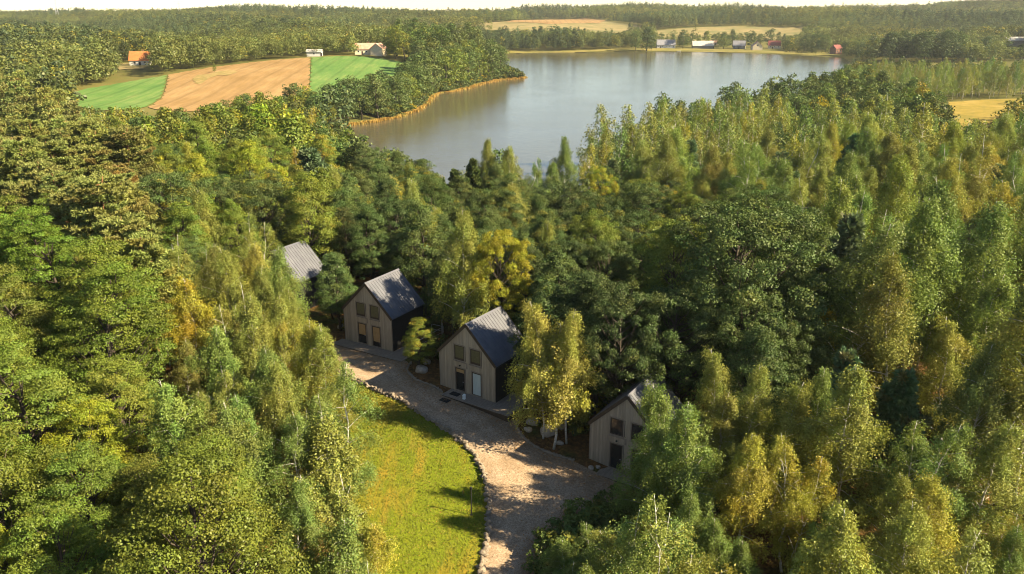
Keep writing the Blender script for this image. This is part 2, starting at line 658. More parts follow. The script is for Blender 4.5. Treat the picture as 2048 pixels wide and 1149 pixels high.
M['sheet_roof'] = m
M['dark_frame'] = noisy('dark_window_frame', (.045, .030, .022), (.075, .052, .038), 5, .6)
M['trim_board'] = noisy('trim_board', (.20, .155, .12), (.29, .23, .18), 3, .8)
m, nt_, p = mat('window_glass')
p.inputs['Base Color'].default_value = (.012, .013, .014, 1)
p.inputs['Roughness'].default_value = .04
p.inputs['Specular IOR Level'].default_value = .9
M['glass'] = m
M['blind'] = noisy('khaki_blind', (.10, .085, .04), (.155, .13, .065), 3, .8, (1, 1, 8))
M['amber_blind'] = noisy('amber_blind', (.33, .20, .085), (.42, .27, .13), 2, .8)  # reflection of sunlit trees in door glass, put into the colour
M['curtain'] = noisy('white_curtain', (.42, .46, .45), (.60, .64, .62), 4, .8, (9, 1, .3))
M['black_metal'] = noisy('black_metal', (.012, .012, .012), (.022, .022, .022), 6, .5)
M['grey_metal'] = noisy('pale_metal', (.30, .30, .30), (.42, .42, .42), 6, .45)
M['stone'] = noisy('field_stone', (.11, .085, .06), (.21, .165, .12), 5, .85, None, .02, third=(.34, .275, .205))
M['boulder'] = noisy('boulder', (.20, .165, .13), (.33, .27, .215), 2.2, .85, None, .03, third=(.46, .39, .31))
M['pale_log'] = noisy('pale_log', (.35, .29, .22), (.5, .43, .34), 3, .8, (1, 8, 8))
M['white_lacquer'] = noisy('white_lacquer', (.7, .7, .68), (.8, .8, .78), 5, .5)
M['mat_black'] = noisy('door_mat', (.015, .015, .014), (.03, .028, .026), 18, .95)
M['white_wall'] = noisy('white_render', (.50, .47, .42), (.62, .59, .53), 1, .85)
M['cream_wall'] = noisy('cream_render', (.55, .45, .30), (.66, .55, .39), 1, .85)
M['grey_wall'] = noisy('grey_boards', (.17, .15, .125), (.27, .24, .20), 1, .85)
M['brick_wall'] = noisy('brick_wall', (.17, .085, .055), (.24, .125, .08), 1, .85)
M['orange_tile'] = noisy('orange_tile', (.33, .11, .03), (.44, .165, .05), .8, .8, (1, 1, 1), .02)
M['red_tile'] = noisy('red_tile', (.14, .04, .032), (.21, .06, .046), .8, .75)
M['faded_tile'] = noisy('faded_tile', (.33, .19, .13), (.46, .28, .2), .6, .85)
M['grey_tile'] = noisy('grey_tile', (.16, .155, .17), (.26, .25, .27), .6, .8)
M['pale_roof'] = noisy('pale_sheet', (.34, .31, .27), (.5, .46, .41), .4, .7)
M['reed'] = noisy('reed', (.25, .15, .03), (.33, .20, .045), .12, .9, third=(.17, .17, .04))
M['litter_leaf'] = noisy('litter_leaf', (.18, .075, .02), (.36, .17, .04), 2, .9)
M['grass_blade'] = noisy('grass_blade', (.07, .095, .008), (.15, .16, .02), 1.2, .8, third=(.24, .19, .03))

# ------------------------------------------------------------------ ground, lake, fields
def axis(lo, hi, mid, fine, grow):
    out = [mid]
    s = fine
    v = mid
    while v < hi:
        v += s
        s = max(fine, fine + (v - mid) * grow)
        out.append(v)
    v = mid
    low = []
    while v > lo:
        s = max(fine, fine + (mid - v) * grow)
        v -= s
        low.append(v)
    return np.array(low[::-1] + out)


gx = axis(-2000, 2000, -10, 1.6, .013)
gy = axis(-300, 2400, 60, 1.6, .0105)
X, Y = np.meshgrid(gx, gy)
Z = terrain(X, Y)
nx, ny = len(gx), len(gy)
me = bpy.data.meshes.new('ground')
ii = np.arange(nx * ny).reshape(ny, nx)
F = np.stack([ii[:-1, :-1], ii[:-1, 1:], ii[1:, 1:], ii[1:, :-1]], -1).reshape(-1, 4)
me.vertices.add(nx * ny)
me.vertices.foreach_set('co', np.stack([X, Y, Z], -1).astype(np.float32).ravel())
me.loops.add(F.size)
me.loops.foreach_set('vertex_index', F.astype(np.int32).ravel())
me.polygons.add(len(F))
me.polygons.foreach_set('loop_start', np.arange(0, F.size, 4, dtype=np.int32))
me.update(calc_edges=True)
me.shade_smooth()
me.materials.append(M['forest_floor'])
structure(link('ground', me))

lx = [p[0] for p in LAKE]
ly = [p[1] for p in LAKE]
lb = MB()
lb.add([(min(lx) - 25, min(ly) - 10, LAKE_Z), (max(lx) + 20, min(ly) - 10, LAKE_Z), (max(lx) + 20, max(ly) + 10, LAKE_Z), (min(lx) - 25, max(ly) + 10, LAKE_Z)], [(0, 1, 2, 3)])
structure(lb.build('lake', M['lake_water']))


def draped(name, px_poly, m, up, step):
    """a field: the part of a fine grid inside a polygon of ground points, its rim snapped to the outline"""
    P = np.array([on_ground(x, y)[:2] for x, y in px_poly])
    x0, y0 = P.min(0) - step
    x1, y1 = P.max(0) + step
    xs, ys = np.arange(x0, x1, step), np.arange(y0, y1, step)
    X, Y = np.meshgrid(xs, ys)
    sd = poly_sd(X, Y, P)
    keep = sd < step * .72
    # pull outside points onto the outline
    o = keep & (sd > 0)
    e = 1e-2
    gxx = (poly_sd(X + e, Y, P) - sd) / e
    gyy = (poly_sd(X, Y + e, P) - sd) / e
    X = np.where(o, X - gxx * sd, X)
    Y = np.where(o, Y - gyy * sd, Y)
    Z = terrain(X, Y) + up
    idx = -np.ones(X.shape, int)
    idx[keep] = np.arange(keep.sum())
    q = np.stack([idx[:-1, :-1], idx[:-1, 1:], idx[1:, 1:], idx[1:, :-1]], -1).reshape(-1, 4)
    q = q[(q >= 0).all(1)]
    me = bpy.data.meshes.new(name)
    me.from_pydata(np.stack([X[keep], Y[keep], Z[keep]], 1).tolist(), [], q.tolist())
    me.materials.append(m)
    me.shade_smooth()
    me.update()
    return structure(link(name, me)), P


FIELDS = []
for nm, poly, mt, up, st in (
        ('green_field', [(132, 190), (175, 178), (260, 164), (335, 151), (330, 175), (322, 196), (295, 214), (262, 222), (200, 222), (130, 210)], 'green_field', .25, 3),
        ('stubble_field', [(337, 150.5), (420, 136), (500, 126), (560, 120), (621, 116), (620, 150), (618, 180), (560, 205), (480, 222), (330, 225), (296, 216), (324, 197), (332, 175)], 'stubble', .25, 3),
        ('crop_field', [(623, 115.5), (680, 113), (740, 115), (790, 122), (830, 132), (830, 160), (760, 185), (690, 205), (610, 215), (619, 180), (621, 150)], 'green_field', .25, 3),
        ('fallow_patch', [(384, 160), (396, 152), (420, 150), (436, 144), (470, 142), (476, 146), (455, 153), (440, 152), (418, 158), (400, 172), (389, 168)], 'fallow', .4, 2),
        ('far_meadow', [(880, 50), (960, 47), (1060, 42), (1160, 40), (1215, 44), (1300, 58), (1330, 66), (1250, 72), (1150, 68), (1020, 64), (930, 60)], 'pale_grass', .5, 9),
        ('far_stubble', [(1010, 46), (1090, 40), (1170, 37.5), (1213, 42), (1200, 48), (1100, 50)], 'stubble', .9, 8),
        ('hill_meadow', [(1310, 62), (1380, 56), (1480, 53), (1600, 56), (1640, 64), (1600, 78), (1500, 82), (1400, 84), (1310, 76)], 'pale_grass', .5, 8),
        ('lake_meadow', [(1893, 206), (1960, 201), (2048, 198), (2120, 196), (2120, 228), (2048, 232), (1985, 245), (1935, 262), (1905, 240)], 'dry_grass', .2, 3),
        ('village_green', [(1018, 107), (1200, 104), (1320, 103), (1500, 106), (1680, 113), (1680, 107), (1500, 100), (1330, 97), (1200, 100), (1020, 103)], 'shore_grass', .3, 4),
        ('farm_yard', [(228, 130), (268, 126), (300, 132), (285, 140), (235, 141)], 'pale_grass', .3, 2),
):
    o, P = draped(nm, poly, M[mt], up, st)
    FIELDS.append(P)

# the drive and the lawn share the line of the dry stone wall
wall_px = [(640, 735), (700, 757), (760, 785), (800, 802), (850, 836), (890, 860), (925, 886), (950, 915), (968, 950), (975, 985), (978, 1020), (978, 1060), (970, 1100), (962, 1149), (955, 1200)]
wall_line = curve([on_ground(*q)[:2] for q in wall_px], 130)
drive_r_px = [(640, 672), (690, 690), (800, 718), (822, 726), (812, 745), (832, 762), (872, 777), (896, 794), (960, 815), (1030, 836), (1040, 868), (1080, 899), (1145, 922), (1190, 945), (1262, 975), (1240, 1000), (1160, 1025), (1115, 1060), (1085, 1105), (1068, 1149), (1060, 1200)]
drive_r = curve([on_ground(*q)[:2] for q in drive_r_px], 130)
drive_l = wall_line + 0
sheet('gravel_drive', drive_l, drive_r, 30, M['gravel'], .05)
lawn_l_px = [(590, 735), (640, 795), (670, 860), (682, 920), (688, 980), (690, 1040), (690, 1100), (690, 1149), (690, 1200)]
lawn_l = curve([on_ground(*q)[:2] for q in lawn_l_px], 130)
lawn_r = wall_line + 0
sheet('lawn', lawn_l, lawn_r, 40, M['lawn'], .03)

# ------------------------------------------------------------------ cabins
CW, CD, CH, CR = 6.0, 5.12, 3.5, 6.5            # width, depth, eaves, ridge
CABINS = {'cabin_a': ((-26.1, 83.2), -29.0), 'cabin_b': ((-14.2, 73.2), -30.4), 'cabin_c': ((-3.9, 63.05), -34.3), 'cabin_d': ((8.58, 53.2), -32.7)}


def boards(openings, seed):
    """front cladding: upright boards, cut round the openings and along the roof line"""
    r = np.random.default_rng(seed)
    V, F, col = [], [], []
    x = -CW / 2
    while x < CW / 2 - .02:
        wd = min(.145, CW / 2 - x)
        a, b = x + .006, x + wd - .006
        zt = lambda u: CH + (CR - CH) * (1 - abs(u) / (CW / 2)) - .06
        spans = [(0.05, None)]
        for (x0, x1, z0, z1) in openings:
            if b > x0 - .01 and a < x1 + .01:
                new = []
                for s0, s1 in spans:
                    new += [(s0, z0), (z1, s1)] if s0 < z0 and (s1 is None or s1 > z1) else [(s0, s1)]
                spans = new
        yf = -.028 - r.uniform(0, .010)
        for s0, s1 in spans:
            ta, tb = (zt(a), zt(b)) if s1 is None else (s1, s1)
            o = len(V)
            V += [(a, yf, s0), (b, yf, s0), (b, yf, tb), (a, yf, ta), (a, 0, s0), (b, 0, s0), (b, 0, tb), (a, 0, ta)]
            F += [tuple(o + i for i in f) for f in ((0, 1, 2, 3), (4, 0, 3, 7), (1, 5, 6, 2), (3, 2, 6, 7), (4, 5, 1, 0))]
            col += [r.random()] * 5
        x += wd
    me = bpy.data.meshes.new('board')
    me.from_pydata(V, [], F)
    a_ = me.attributes.new('leafvar', 'FLOAT_COLOR', 'FACE')
    a_.data.foreach_set('color', np.repeat(np.array(col, np.float32)[:, None], 4, 1).ravel())
    me.materials.append(M['cladding'])
    me.update()
    return me


def frame_bars(x0, x1, z0, z1, t, y0, y1, extra=()):
    b = MB()
    b.box(x0, x1, y0, y1, z0, z0 + t).box(x0, x1, y0, y1, z1 - t, z1)
    b.box(x0, x0 + t, y0, y1, z0 + t, z1 - t).box(x1 - t, x1, y0, y1, z0 + t, z1 - t)
    for e in extra:
        b.box(*e)
    return b


def cabin(key, label, upper, left, right, zoff=0.0):
    (x, y), yaw = CABINS[key]
    z = terrain(x, y).item() + zoff
    t = thing('cabin', label, 'cabin', (x, y, z), R(yaw), 'gabled timber cabins along the gravel drive')
    win = [(-1.32, -.22, 3.05, 4.45), (.42, 1.52, 3.05, 4.45)]
    dr = [(-1.25, -.20, .12, 2.30), (.55, 1.60, .12, 2.30)]
    hw = CW / 2
    slope = (CR - CH) / hw
    # body: foundation, black side and back walls, dark gable core
    b = MB().prism([(-hw + .02, -.6), (hw - .02, -.6), (hw - .02, CH - .05), (0, CR - .12), (-hw + .02, CH - .05)], .012, CD - .03)
    b.build('wall', M['black_wall'], t)
    sb = MB()
    yy = .05
    while yy < CD - .1:                         # black upright boards on the sides
        for s in (-1, 1):
            x0, x1 = sorted((s * (hw - .02), s * (hw + .008)))
            sb.box(x0, x1, yy, min(yy + .15, CD - .05), .05, CH - .12)
        yy += .165
    stuff(sb.build('side_board', M['black_wall'], t))
    cl = link('board', boards(win + dr, len(label)), t)
    stuff(cl)
    for s in (-1, 1):                           # corner boards
        x0, x1 = sorted((s * (hw - .05), s * (hw + .03)))
        MB().box(x0, x1, -.045, .03, .02, CH - .06).build('corner_board', M['trim_board'], t)
    MB().box(-.085, .085, -.042, -.02, 2.42, 2.95).build('trim_board', M['trim_board'], t)
    # roof: two sheets with standing seams, ridge cap and verges
    th, ov = .09, .10
    for s in (-1, 1):
        nv = np.array([slope, 1]) / math.hypot(slope, 1)      # outward normal in x,z for the right sheet
        e = np.array([hw + .12, CH - slope * .12])
        a = np.array([0, CR])
        q = [a, e, e + nv * th, a + nv * th]
        r_ = MB().prism([(s * u, v + .0) for u, v in (q if s > 0 else q[::-1])], -ov, CD + .06)
        rf = r_.build('roof', M['sheet_roof'], t)
        sm_ = MB()
        n = 14
        for i in range(n + 1):
            yy = -ov + .02 + (CD + ov + .04 - .04) * i / n
            q2 = [a + nv * (th + .002), e + nv * (th + .002), e + nv * (th + .036), a + nv * (th + .036)]
            sm_.prism([(s * u, v) for u, v in (q2 if s > 0 else q2[::-1])], yy - .014, yy + .014)
        stuff(sm_.build('seam', M['sheet_roof'], rf))
        vq = [a + nv * -.13, e + nv * -.13, e + nv * (th + .045), a + nv * (th + .045)]
        vb = MB().prism([(s * u, v) for u, v in (vq if s > 0 else vq[::-1])], -ov - .035, -ov - .003)
        vb.build('verge_board', M['dark_frame'], t)
        gx_ = s * (hw + .17)
        MB().tube([(gx_, -ov, CH - .17), (gx_, CD + .06, CH - .17)], .055, 8).build('gutter', M['black_metal'], t)
    MB().prism([(-.16, CR + .02), (.16, CR + .02), (.02, CR + .155), (-.02, CR + .155)], -ov - .03, CD + .08).build('ridge_cap', M['sheet_roof'], t)
    # windows upstairs with surrounds and blinds
    for i, (x0, x1, z0, z1) in enumerate(win):
        f = frame_bars(x0 + .02, x1 - .02, z0 + .02, z1 - .02, .075, -.05, .0).build('window', M['dark_frame'], t)
        frame_bars(x0 - .09, x1 + .09, z0 - .09, z1 + .09, .10, -.062, -.03).build('surround', M['trim_board'], f)
        MB().box(x0 + .085, x1 - .085, -.020, -.012, z0 + .085, z1 - .085).build('blind' if upper else 'pane', M[upper or 'glass'], f)
        if upper:
            MB().box(x0 + .09, x1 - .09, -.034, -.03, z0 + .09, z0 + .2).build('blind_bar', M['dark_frame'], f)
        MB().box(x0 - .12, x1 + .12, -.12, -.03, z0 - .145, z0 - .095).build('sill', M['trim_board'], f)
    # the two doors downstairs
    for (x0, x1, z0, z1), kind in zip(dr, (left, right)):
        d = frame_bars(x0 + .015, x1 - .015, z0, z1 - .015, .085, -.055, .0).build('door', M['dark_frame'], t)
        frame_bars(x0 - .08, x1 + .08, z0 - .02, z1 + .09, .09, -.064, -.03).build('surround', M['trim_board'], d)
        split = {'half_amber': .95, 'low_amber': .55, 'dark_top': 1.75}.get(kind)
        xa, xb = x0 + .1, x1 - .1
        if kind == 'curtain':
            cb = MB()
            n = 14
            for k in range(n):                  # folds
                ya = -.030 + .012 * (k % 2)
                cb.box(xa + (xb - xa) * k / n, xa + (xb - xa) * (k + 1) / n - .004, ya, -.006, z0 + .09, z1 - .1)
            cb.build('curtain', M['curtain'], d)
        elif split:
            MB().box(xa, xb, -.020, -.010, z0 + .085, z0 + split).build('pane', M['glass'], d)
            MB().box(xa, xb, -.024, -.012, z0 + split + .004, z1 - .1).build('blind', M['amber_blind'], d)  # amber tree reflection painted above the clear glass, no blind hangs here
        else:
            MB().box(xa, xb, -.020, -.010, z0 + .085, z1 - .1).build('pane', M['glass'], d)
        if kind != 'curtain':
            MB().tube([(x1 - .11, -.055, 1.08), (x1 - .11, -.10, 1.08), (x1 - .22, -.10, 1.08)], .013, 6).build('handle', M['grey_metal'], d)
    if key in ('cabin_c', 'cabin_d'):           # outside lamp over the left door
        MB().box(-.78, -.66, -.13, -.03, 2.50, 2.62).build('wall_lamp', M['black_metal'], t)
    return t


cabin('cabin_a', 'timber cabin with a pale sheet roof behind the birch grove, farthest of the four', None, None, None)
cabin('cabin_b', 'timber cabin with amber blinds glowing in both ground floor doors', 'blind', 'half_amber', 'low_amber')
cabin('cabin_c', 'timber cabin with a white curtain in its door, beside the golden birches', 'blind', 'dark_top', 'curtain')
cabin('cabin_d', 'shaded timber cabin nearest the camera, its gable half covered by birches', None, None, None)


def on_cabin(key, u, v):
    (x, y), yaw = CABINS[key]
    c, s = math.cos(R(yaw)), math.sin(R(yaw))
    return x + u * c - v * s, y + u * s + v * c


def deck(key, label, rects):
    (x, y), yaw = CABINS[key]
    z = terrain(x, y).item()
    t = thing('wooden_deck', label, 'deck', (x, y, z), R(yaw), 'wooden decks in front of the cabins')
    fb, pb = MB(), MB()
    r = random.Random(len(label))
    for (x0, x1, y0, y1, top) in rects:
        fb.box(x0 + .03, x1 - .03, y0 + .03, y1 - .03, -.9, top - .045)
        yy = y0
        while yy < y1 - .03:
            e = min(yy + .138, y1)
            h = top - r.uniform(0, .008)
            pb.box(x0 - r.uniform(0, .02), x1 + r.uniform(0, .02), yy, e, top - .04, h)
            yy += .146
    fb.build('frame', M['dark_frame'], t)
    stuff(pb.build('plank', M['deck'], t))
    return t


deck('cabin_b', 'long plank deck running along the front of the cabin with amber blinds', [(-3.4, 5.2, -1.55, -.1, .10), (3.15, 5.2, -.098, 2.2, .10)])
deck('cabin_c', 'plank deck with a door mat before the cabin with the white curtain', [(-1.7, 5.3, -1.5, -.1, .10), (3.15, 5.3, -.098, 2.4, .10)])
deck('cabin_d', 'small plank step below the door of the shaded nearest cabin', [(-1.7, 3.2, -1.45, -.1, .12)])

# pale rail round the end of the deck beside the second cabin
(x, y), yaw = CABINS['cabin_b']
t = thing('deck_railing', 'thin pale metal railing round the deck end beside the dark side wall', 'railing', (x, y, terrain(x, y).item()), R(yaw))
posts = [(3.6, 1.2), (5.1, 1.2), (5.1, 3.4), (5.1, 5.6), (3.6, 5.6)]
for px_, py_ in posts:
    MB().tube([(px_, py_, .1), (px_, py_, 1.15)], .022, 6).build('post', M['grey_metal'], t)
for (a, b) in zip(posts[:-1], posts[1:]):
    for h in (1.14, .62):
        MB().tube([(*a, h), (*b, h)], .016 if h < 1 else .024, 6).build('rail', M['grey_metal'], t)

# door mats, lantern, shrub by the third cabin's deck
zc = terrain(*CABINS['cabin_c'][0]).item()
for u, v, zz, lab in ((-.75, -.78, .105, 'black door mat lying on the plank deck under the dark door'), (-.95, -1.95, None, 'dark grate mat set in the gravel at the deck edge')):
    x, y = on_cabin('cabin_c', u, v)
    z = zc + zz if zz else terrain(x, y).item() + .06
    t = thing('door_mat', lab, 'mat', (x, y, z), R(-34.3))
    MB().box(-.45, .45, -.3, .3, 0, .025).build('base', M['mat_black'], t)
    rb = MB()
    for k in range(9):
        rb.box(-.42, .42, -.28 + k * .062, -.25 + k * .062, .025, .036)
    stuff(rb.build('rib', M['mat_black'], t))
x, y = on_cabin('cabin_c', .45, -1.05)
t = thing('lantern', 'small white lantern standing on the deck before the curtained door', 'lantern', (x, y, zc + .105), R(-20))
MB().box(-.13, .13, -.13, .13, 0, .03).build('base', M['white_lacquer'], t)
fr = MB()
for sx in (-1, 1):
    for sy in (-1, 1):
        fr.box(sx * .10 - .015, sx * .10 + .015, sy * .10 - .015, sy * .10 + .015, .03, .36)
fr.build('frame', M['white_lacquer'], t)
MB().box(-.08, .08, -.08, .08, .035, .22).build('candle', M['white_lacquer'], t)
MB().add([(-.13, -.13, .36), (.13, -.13, .36), (.13, .13, .36), (-.13, .13, .36), (0, 0, .50)], [(3, 2, 1, 0), (0, 1, 4), (1, 2, 4), (2, 3, 4), (3, 0, 4)]).build('lid', M['white_lacquer'], t)

# garden lamp on the lawn
q = on_ground(943, 1031)
t = thing('garden_lamp', 'slim black lamp post standing on the lawn beside the dry stone wall', 'lamp', q)
MB().tube([(0, 0, -.1), (0, 0, .06)], .10, 10).build('base', M['black_metal'], t)
MB().tube([(0, 0, .05), (0, 0, 2.05)], .042, 8).build('post', M['black_metal'], t)
MB().tube([(0, 0, 2.05), (0, 0, 2.10), (0, 0, 2.28), (0, 0, 2.32)], [.05, .10, .10, .03], 10).build('head', M['black_metal'], t)

# ------------------------------------------------------------------ stones
stone_meshes = []
for k in range(14):
    me = blob(100 + k, 1, .8, .7)
    me.materials.append(M['stone'])
    stone_meshes.append(me)
boulder_meshes = []
for k in range(6):
    me = blob(300 + k, 1, .85, .72, 3, .07)
    me.materials.append(M['boulder'])
    me.shade_smooth()
    boulder_meshes.append(me)


def put_stone(parent, name, me, p, s, r):
    o = link(name, me, parent)
    o.location = p
    o.scale = s
    o.rotation_euler = r
    return o


rr = random.Random(5)
t = thing('dry_stone_wall', 'low dry stone wall curving between the gravel drive and the lawn', 'stone wall')
L = resample(wall_line[8:], 150)
nrm = np.gradient(L, axis=0)
nrm = np.stack([-nrm[:, 1], nrm[:, 0]], 1) / np.linalg.norm(nrm, axis=1)[:, None]
for i in range(150):
    for course in range(2):
        if course and rr.random() < .45:
            continue
        p = L[i] + nrm[i] * rr.uniform(-.13, .13) * (1 if course == 0 else .7)
        z = terrain(*p).item()
        s = rr.uniform(.10, .27) * (1 if course == 0 else .85)
        put_stone(t, 'stone', rr.choice(stone_meshes), (p[0], p[1], z + .09 + course * .20 + rr.uniform(-.05, .05)), (s * rr.uniform(.9, 1.5), s * rr.uniform(.8, 1.2), s * rr.uniform(.8, 1.1)), (rr.uniform(-.4, .4), rr.uniform(-.4, .4), rr.uniform(0, 6.3)))

for lab, pts, n in (
        ('curved edging of small stones round the bed before the curtained cabin', [(822, 727), (813, 742), (830, 761), (852, 769), (873, 777), (884, 786)], 34),
        ('curved stone edging round the bed with the golden birches', [(1035, 842), (1034, 858), (1046, 878), (1066, 893), (1090, 905), (1118, 914), (1146, 923)], 46)):
    t = thing('stone_edging', lab, 'edging')
    L = curve([on_ground(*q)[:2] for q in pts], n)
    for i in range(n):
        z = terrain(*L[i]).item()
        s = rr.uniform(.09, .16)
        put_stone(t, 'stone', rr.choice(stone_meshes), (L[i][0] + rr.uniform(-.05, .05), L[i][1] + rr.uniform(-.05, .05), z + .1), (s * 1.4, s, s), (rr.uniform(-.3, .3), rr.uniform(-.3, .3), rr.uniform(0, 6.3)))

for (px_, py_, s, lab) in (
        (843, 744, .62, 'large pale boulder in the bed before the curtained cabin'),
        (853, 727, .48, 'darker boulder behind the large pale one by the curtained cabin'),
        (681, 657, .42, 'round pale boulder at the shady corner of the amber lit cabin'),
        (1098, 868, .78, 'large tan boulder under the golden birches'),
        (1066, 848, .58, 'pale boulder beside the edging near the golden birches'),
        (1056, 862, .36, 'small pale stone near the edging below the golden birches'),
        (1122, 856, .34, 'small grey stone behind the golden birch trunks'),
        (1120, 889, .30, 'small pale stone in front of the golden birch trunks'),
        (1182, 938, .26, 'small stone at the bottom corner of the shaded cabin'),
        (1196, 936, .20, 'smallest stone next to the step of the shaded cabin')):
    q = on_ground(px_, py_)
    o = link('boulder', rr.choice(boulder_meshes))
    o.location = (q[0], q[1], q[2] + s * .35)
    o.scale = (s * rr.uniform(.95, 1.15), s * rr.uniform(.9, 1.1), s)
    o.rotation_euler = (rr.uniform(-.2, .2), rr.uniform(-.2, .2), rr.uniform(0, 6.3))
    tag(o, lab, 'boulder', 'boulders in the beds round the cabins')

q = on_ground(672, 905)
t = thing('stone_pile', 'heap of pale stones at the lawn edge beneath thin birches', 'stone pile', q)
for i in range(34):
    a, d = rr.uniform(0, 6.3), rr.uniform(0, .95)
    s = rr.uniform(.14, .26)
    put_stone(t, 'stone', rr.choice(boulder_meshes), (math.cos(a) * d * .8, math.sin(a) * d * 1.1, .12 + (.95 - d) * .5 * rr.random()), (s * 1.2, s, s * .8), (rr.uniform(-.6, .6), rr.uniform(-.6, .6), rr.uniform(0, 6.3)))

q = on_ground(1140, 838)
t = thing('log_stack', 'few pale sawn poles lying on the ground behind the golden birches', 'logs', q, R(-6))
for i in range(5):
    yy, zz = (i % 3) * .2 - .2, .09 + (i // 3) * .16
    MB().tube([(-1.4 + rr.uniform(-.2, .2), yy, zz), (1.4 + rr.uniform(-.3, .3), yy + rr.uniform(-.1, .1), zz)], .085, 8).build('log', M['pale_log'], t)

# ------------------------------------------------------------------ tree models
def unit(v):
    return v / (np.linalg.norm(v, axis=-1, keepdims=True) + 1e-9)


def leaf_quads(r, c, nrm, size, aspect=.62, spread=.7):
    """diamond leaves at points c, facing roughly nrm"""
    n = len(c)
    nn = unit(nrm + r.normal(size=(n, 3)) * spread)
    u = unit(np.cross(nn, unit(r.normal(size=(n, 3)))))
    v = np.cross(nn, u)
    s = (np.asarray(size) * r.uniform(.7, 1.3, n))[:, None] * .5
    return np.stack([c + u * s, c + v * s * aspect, c - u * s, c - v * s * aspect], 1)


def stem_path(r, h, wob=.02, n=9):
    t = np.linspace(0, 1, n)
    off = np.cumsum(r.normal(size=(n, 2)) * wob * h / n ** .5, 0)
    off -= off[0]
    return np.stack([off[:, 0], off[:, 1], t * h], 1), t


def along(path, t):
    h = np.linspace(0, 1, len(path))
    return np.array([np.interp(t, h, path[:, i]) for i in range(3)])


def birch(seed, H=12., W=4.2, lod=1., stems=1, low=.2, weep=.6):
    """slim crown of hanging sprays on ascending limbs"""
    r = np.random.default_rng(seed)
    mb = MB()
    Q, col = [], []
    nb = int(46 / stems)
    for s in range(stems):
        path, _t = stem_path(r, H * (1 - .12 * s), .05)
        if stems > 1:
            a = s * 2 * np.pi / stems + 1
            path[:, :2] += np.array([np.cos(a), np.sin(a)]) * (np.linspace(.35, W * .22, len(path))[:, None])
        h = path[-1, 2]
        mb.tube(path, np.linspace(.0078 * h + .015, .010, len(path)), 7)
        for k in range(nb):
            t = low + (.985 - low) * ((k + r.random()) / nb) ** .92
            p0 = along(path, t)
            az = k * 2.4 + r.uniform(-.5, .5)
            u = (t - low) / (1 - low)
            prof = (np.sin(np.pi * min(1, u * .70 + .27)) ** .8) * (1 - .93 * u ** 1.45)
            L = W / 2 * prof * r.uniform(.45, 1.32) + .25
            el = r.uniform(.35, 1.05)
            m = 6
            q = np.linspace(0, 1, m)
            d = np.array([np.cos(az), np.sin(az)])
            bp = np.zeros((m, 3))
            bp[:, :2] = p0[:2] + d[None] * (L * q[:, None])
            bp[:, 2] = p0[2] + L * (np.tan(el) * q * (1 - .62 * q * weep))
            if lod > .4:
                mb.tube(bp, np.linspace(.0035 * h * (1 - t) + .008, .004, m), 4, False)
            ns = max(2, int((6 + 6.5 * L) * lod ** .75 * r.uniform(.5, 1.5)))
            spray = r.random()
            turn = r.random() * .75 + .25 * r.random()
            for j in range(ns):
                a = 1.05 - .8 * r.random() ** 1.5
                s0 = along(bp, min(1, a)) + r.normal(size=3) * .15 * (1 + L * .3)
                nl = max(3, int(10 * lod ** .5))
                drop = r.uniform(.5, 2.3) * weep + .1
                tt = np.sort(r.random(nl))
                wsp = r.uniform(.06, .15)
                c = s0 + np.stack([r.normal(size=nl) * wsp, r.normal(size=nl) * wsp, -tt * drop], 1)
                c[:, :2] += d * (tt[:, None] * .3)
                Q.append((c, np.tile(np.r_[d * .95, .35], (nl, 1))))
                cc = np.empty((nl, 3))
                cc[:, 0] = np.clip(r.random(nl) * .7 + r.random() * .55 - .12, 0, 1)
                cc[:, 1] = np.clip(spray + r.normal() * .15, 0, 1)
                cc[:, 2] = np.clip(turn + .25 * (u - .45) + r.normal(size=nl) * .08, 0, 1)
                col.append(cc)
    c = np.concatenate([a for a, b in Q])
    n = np.concatenate([b for a, b in Q])
    V = leaf_quads(r, c, n, .19 / lod ** .42, .66, .8)
    return mb, V, np.concatenate(col)


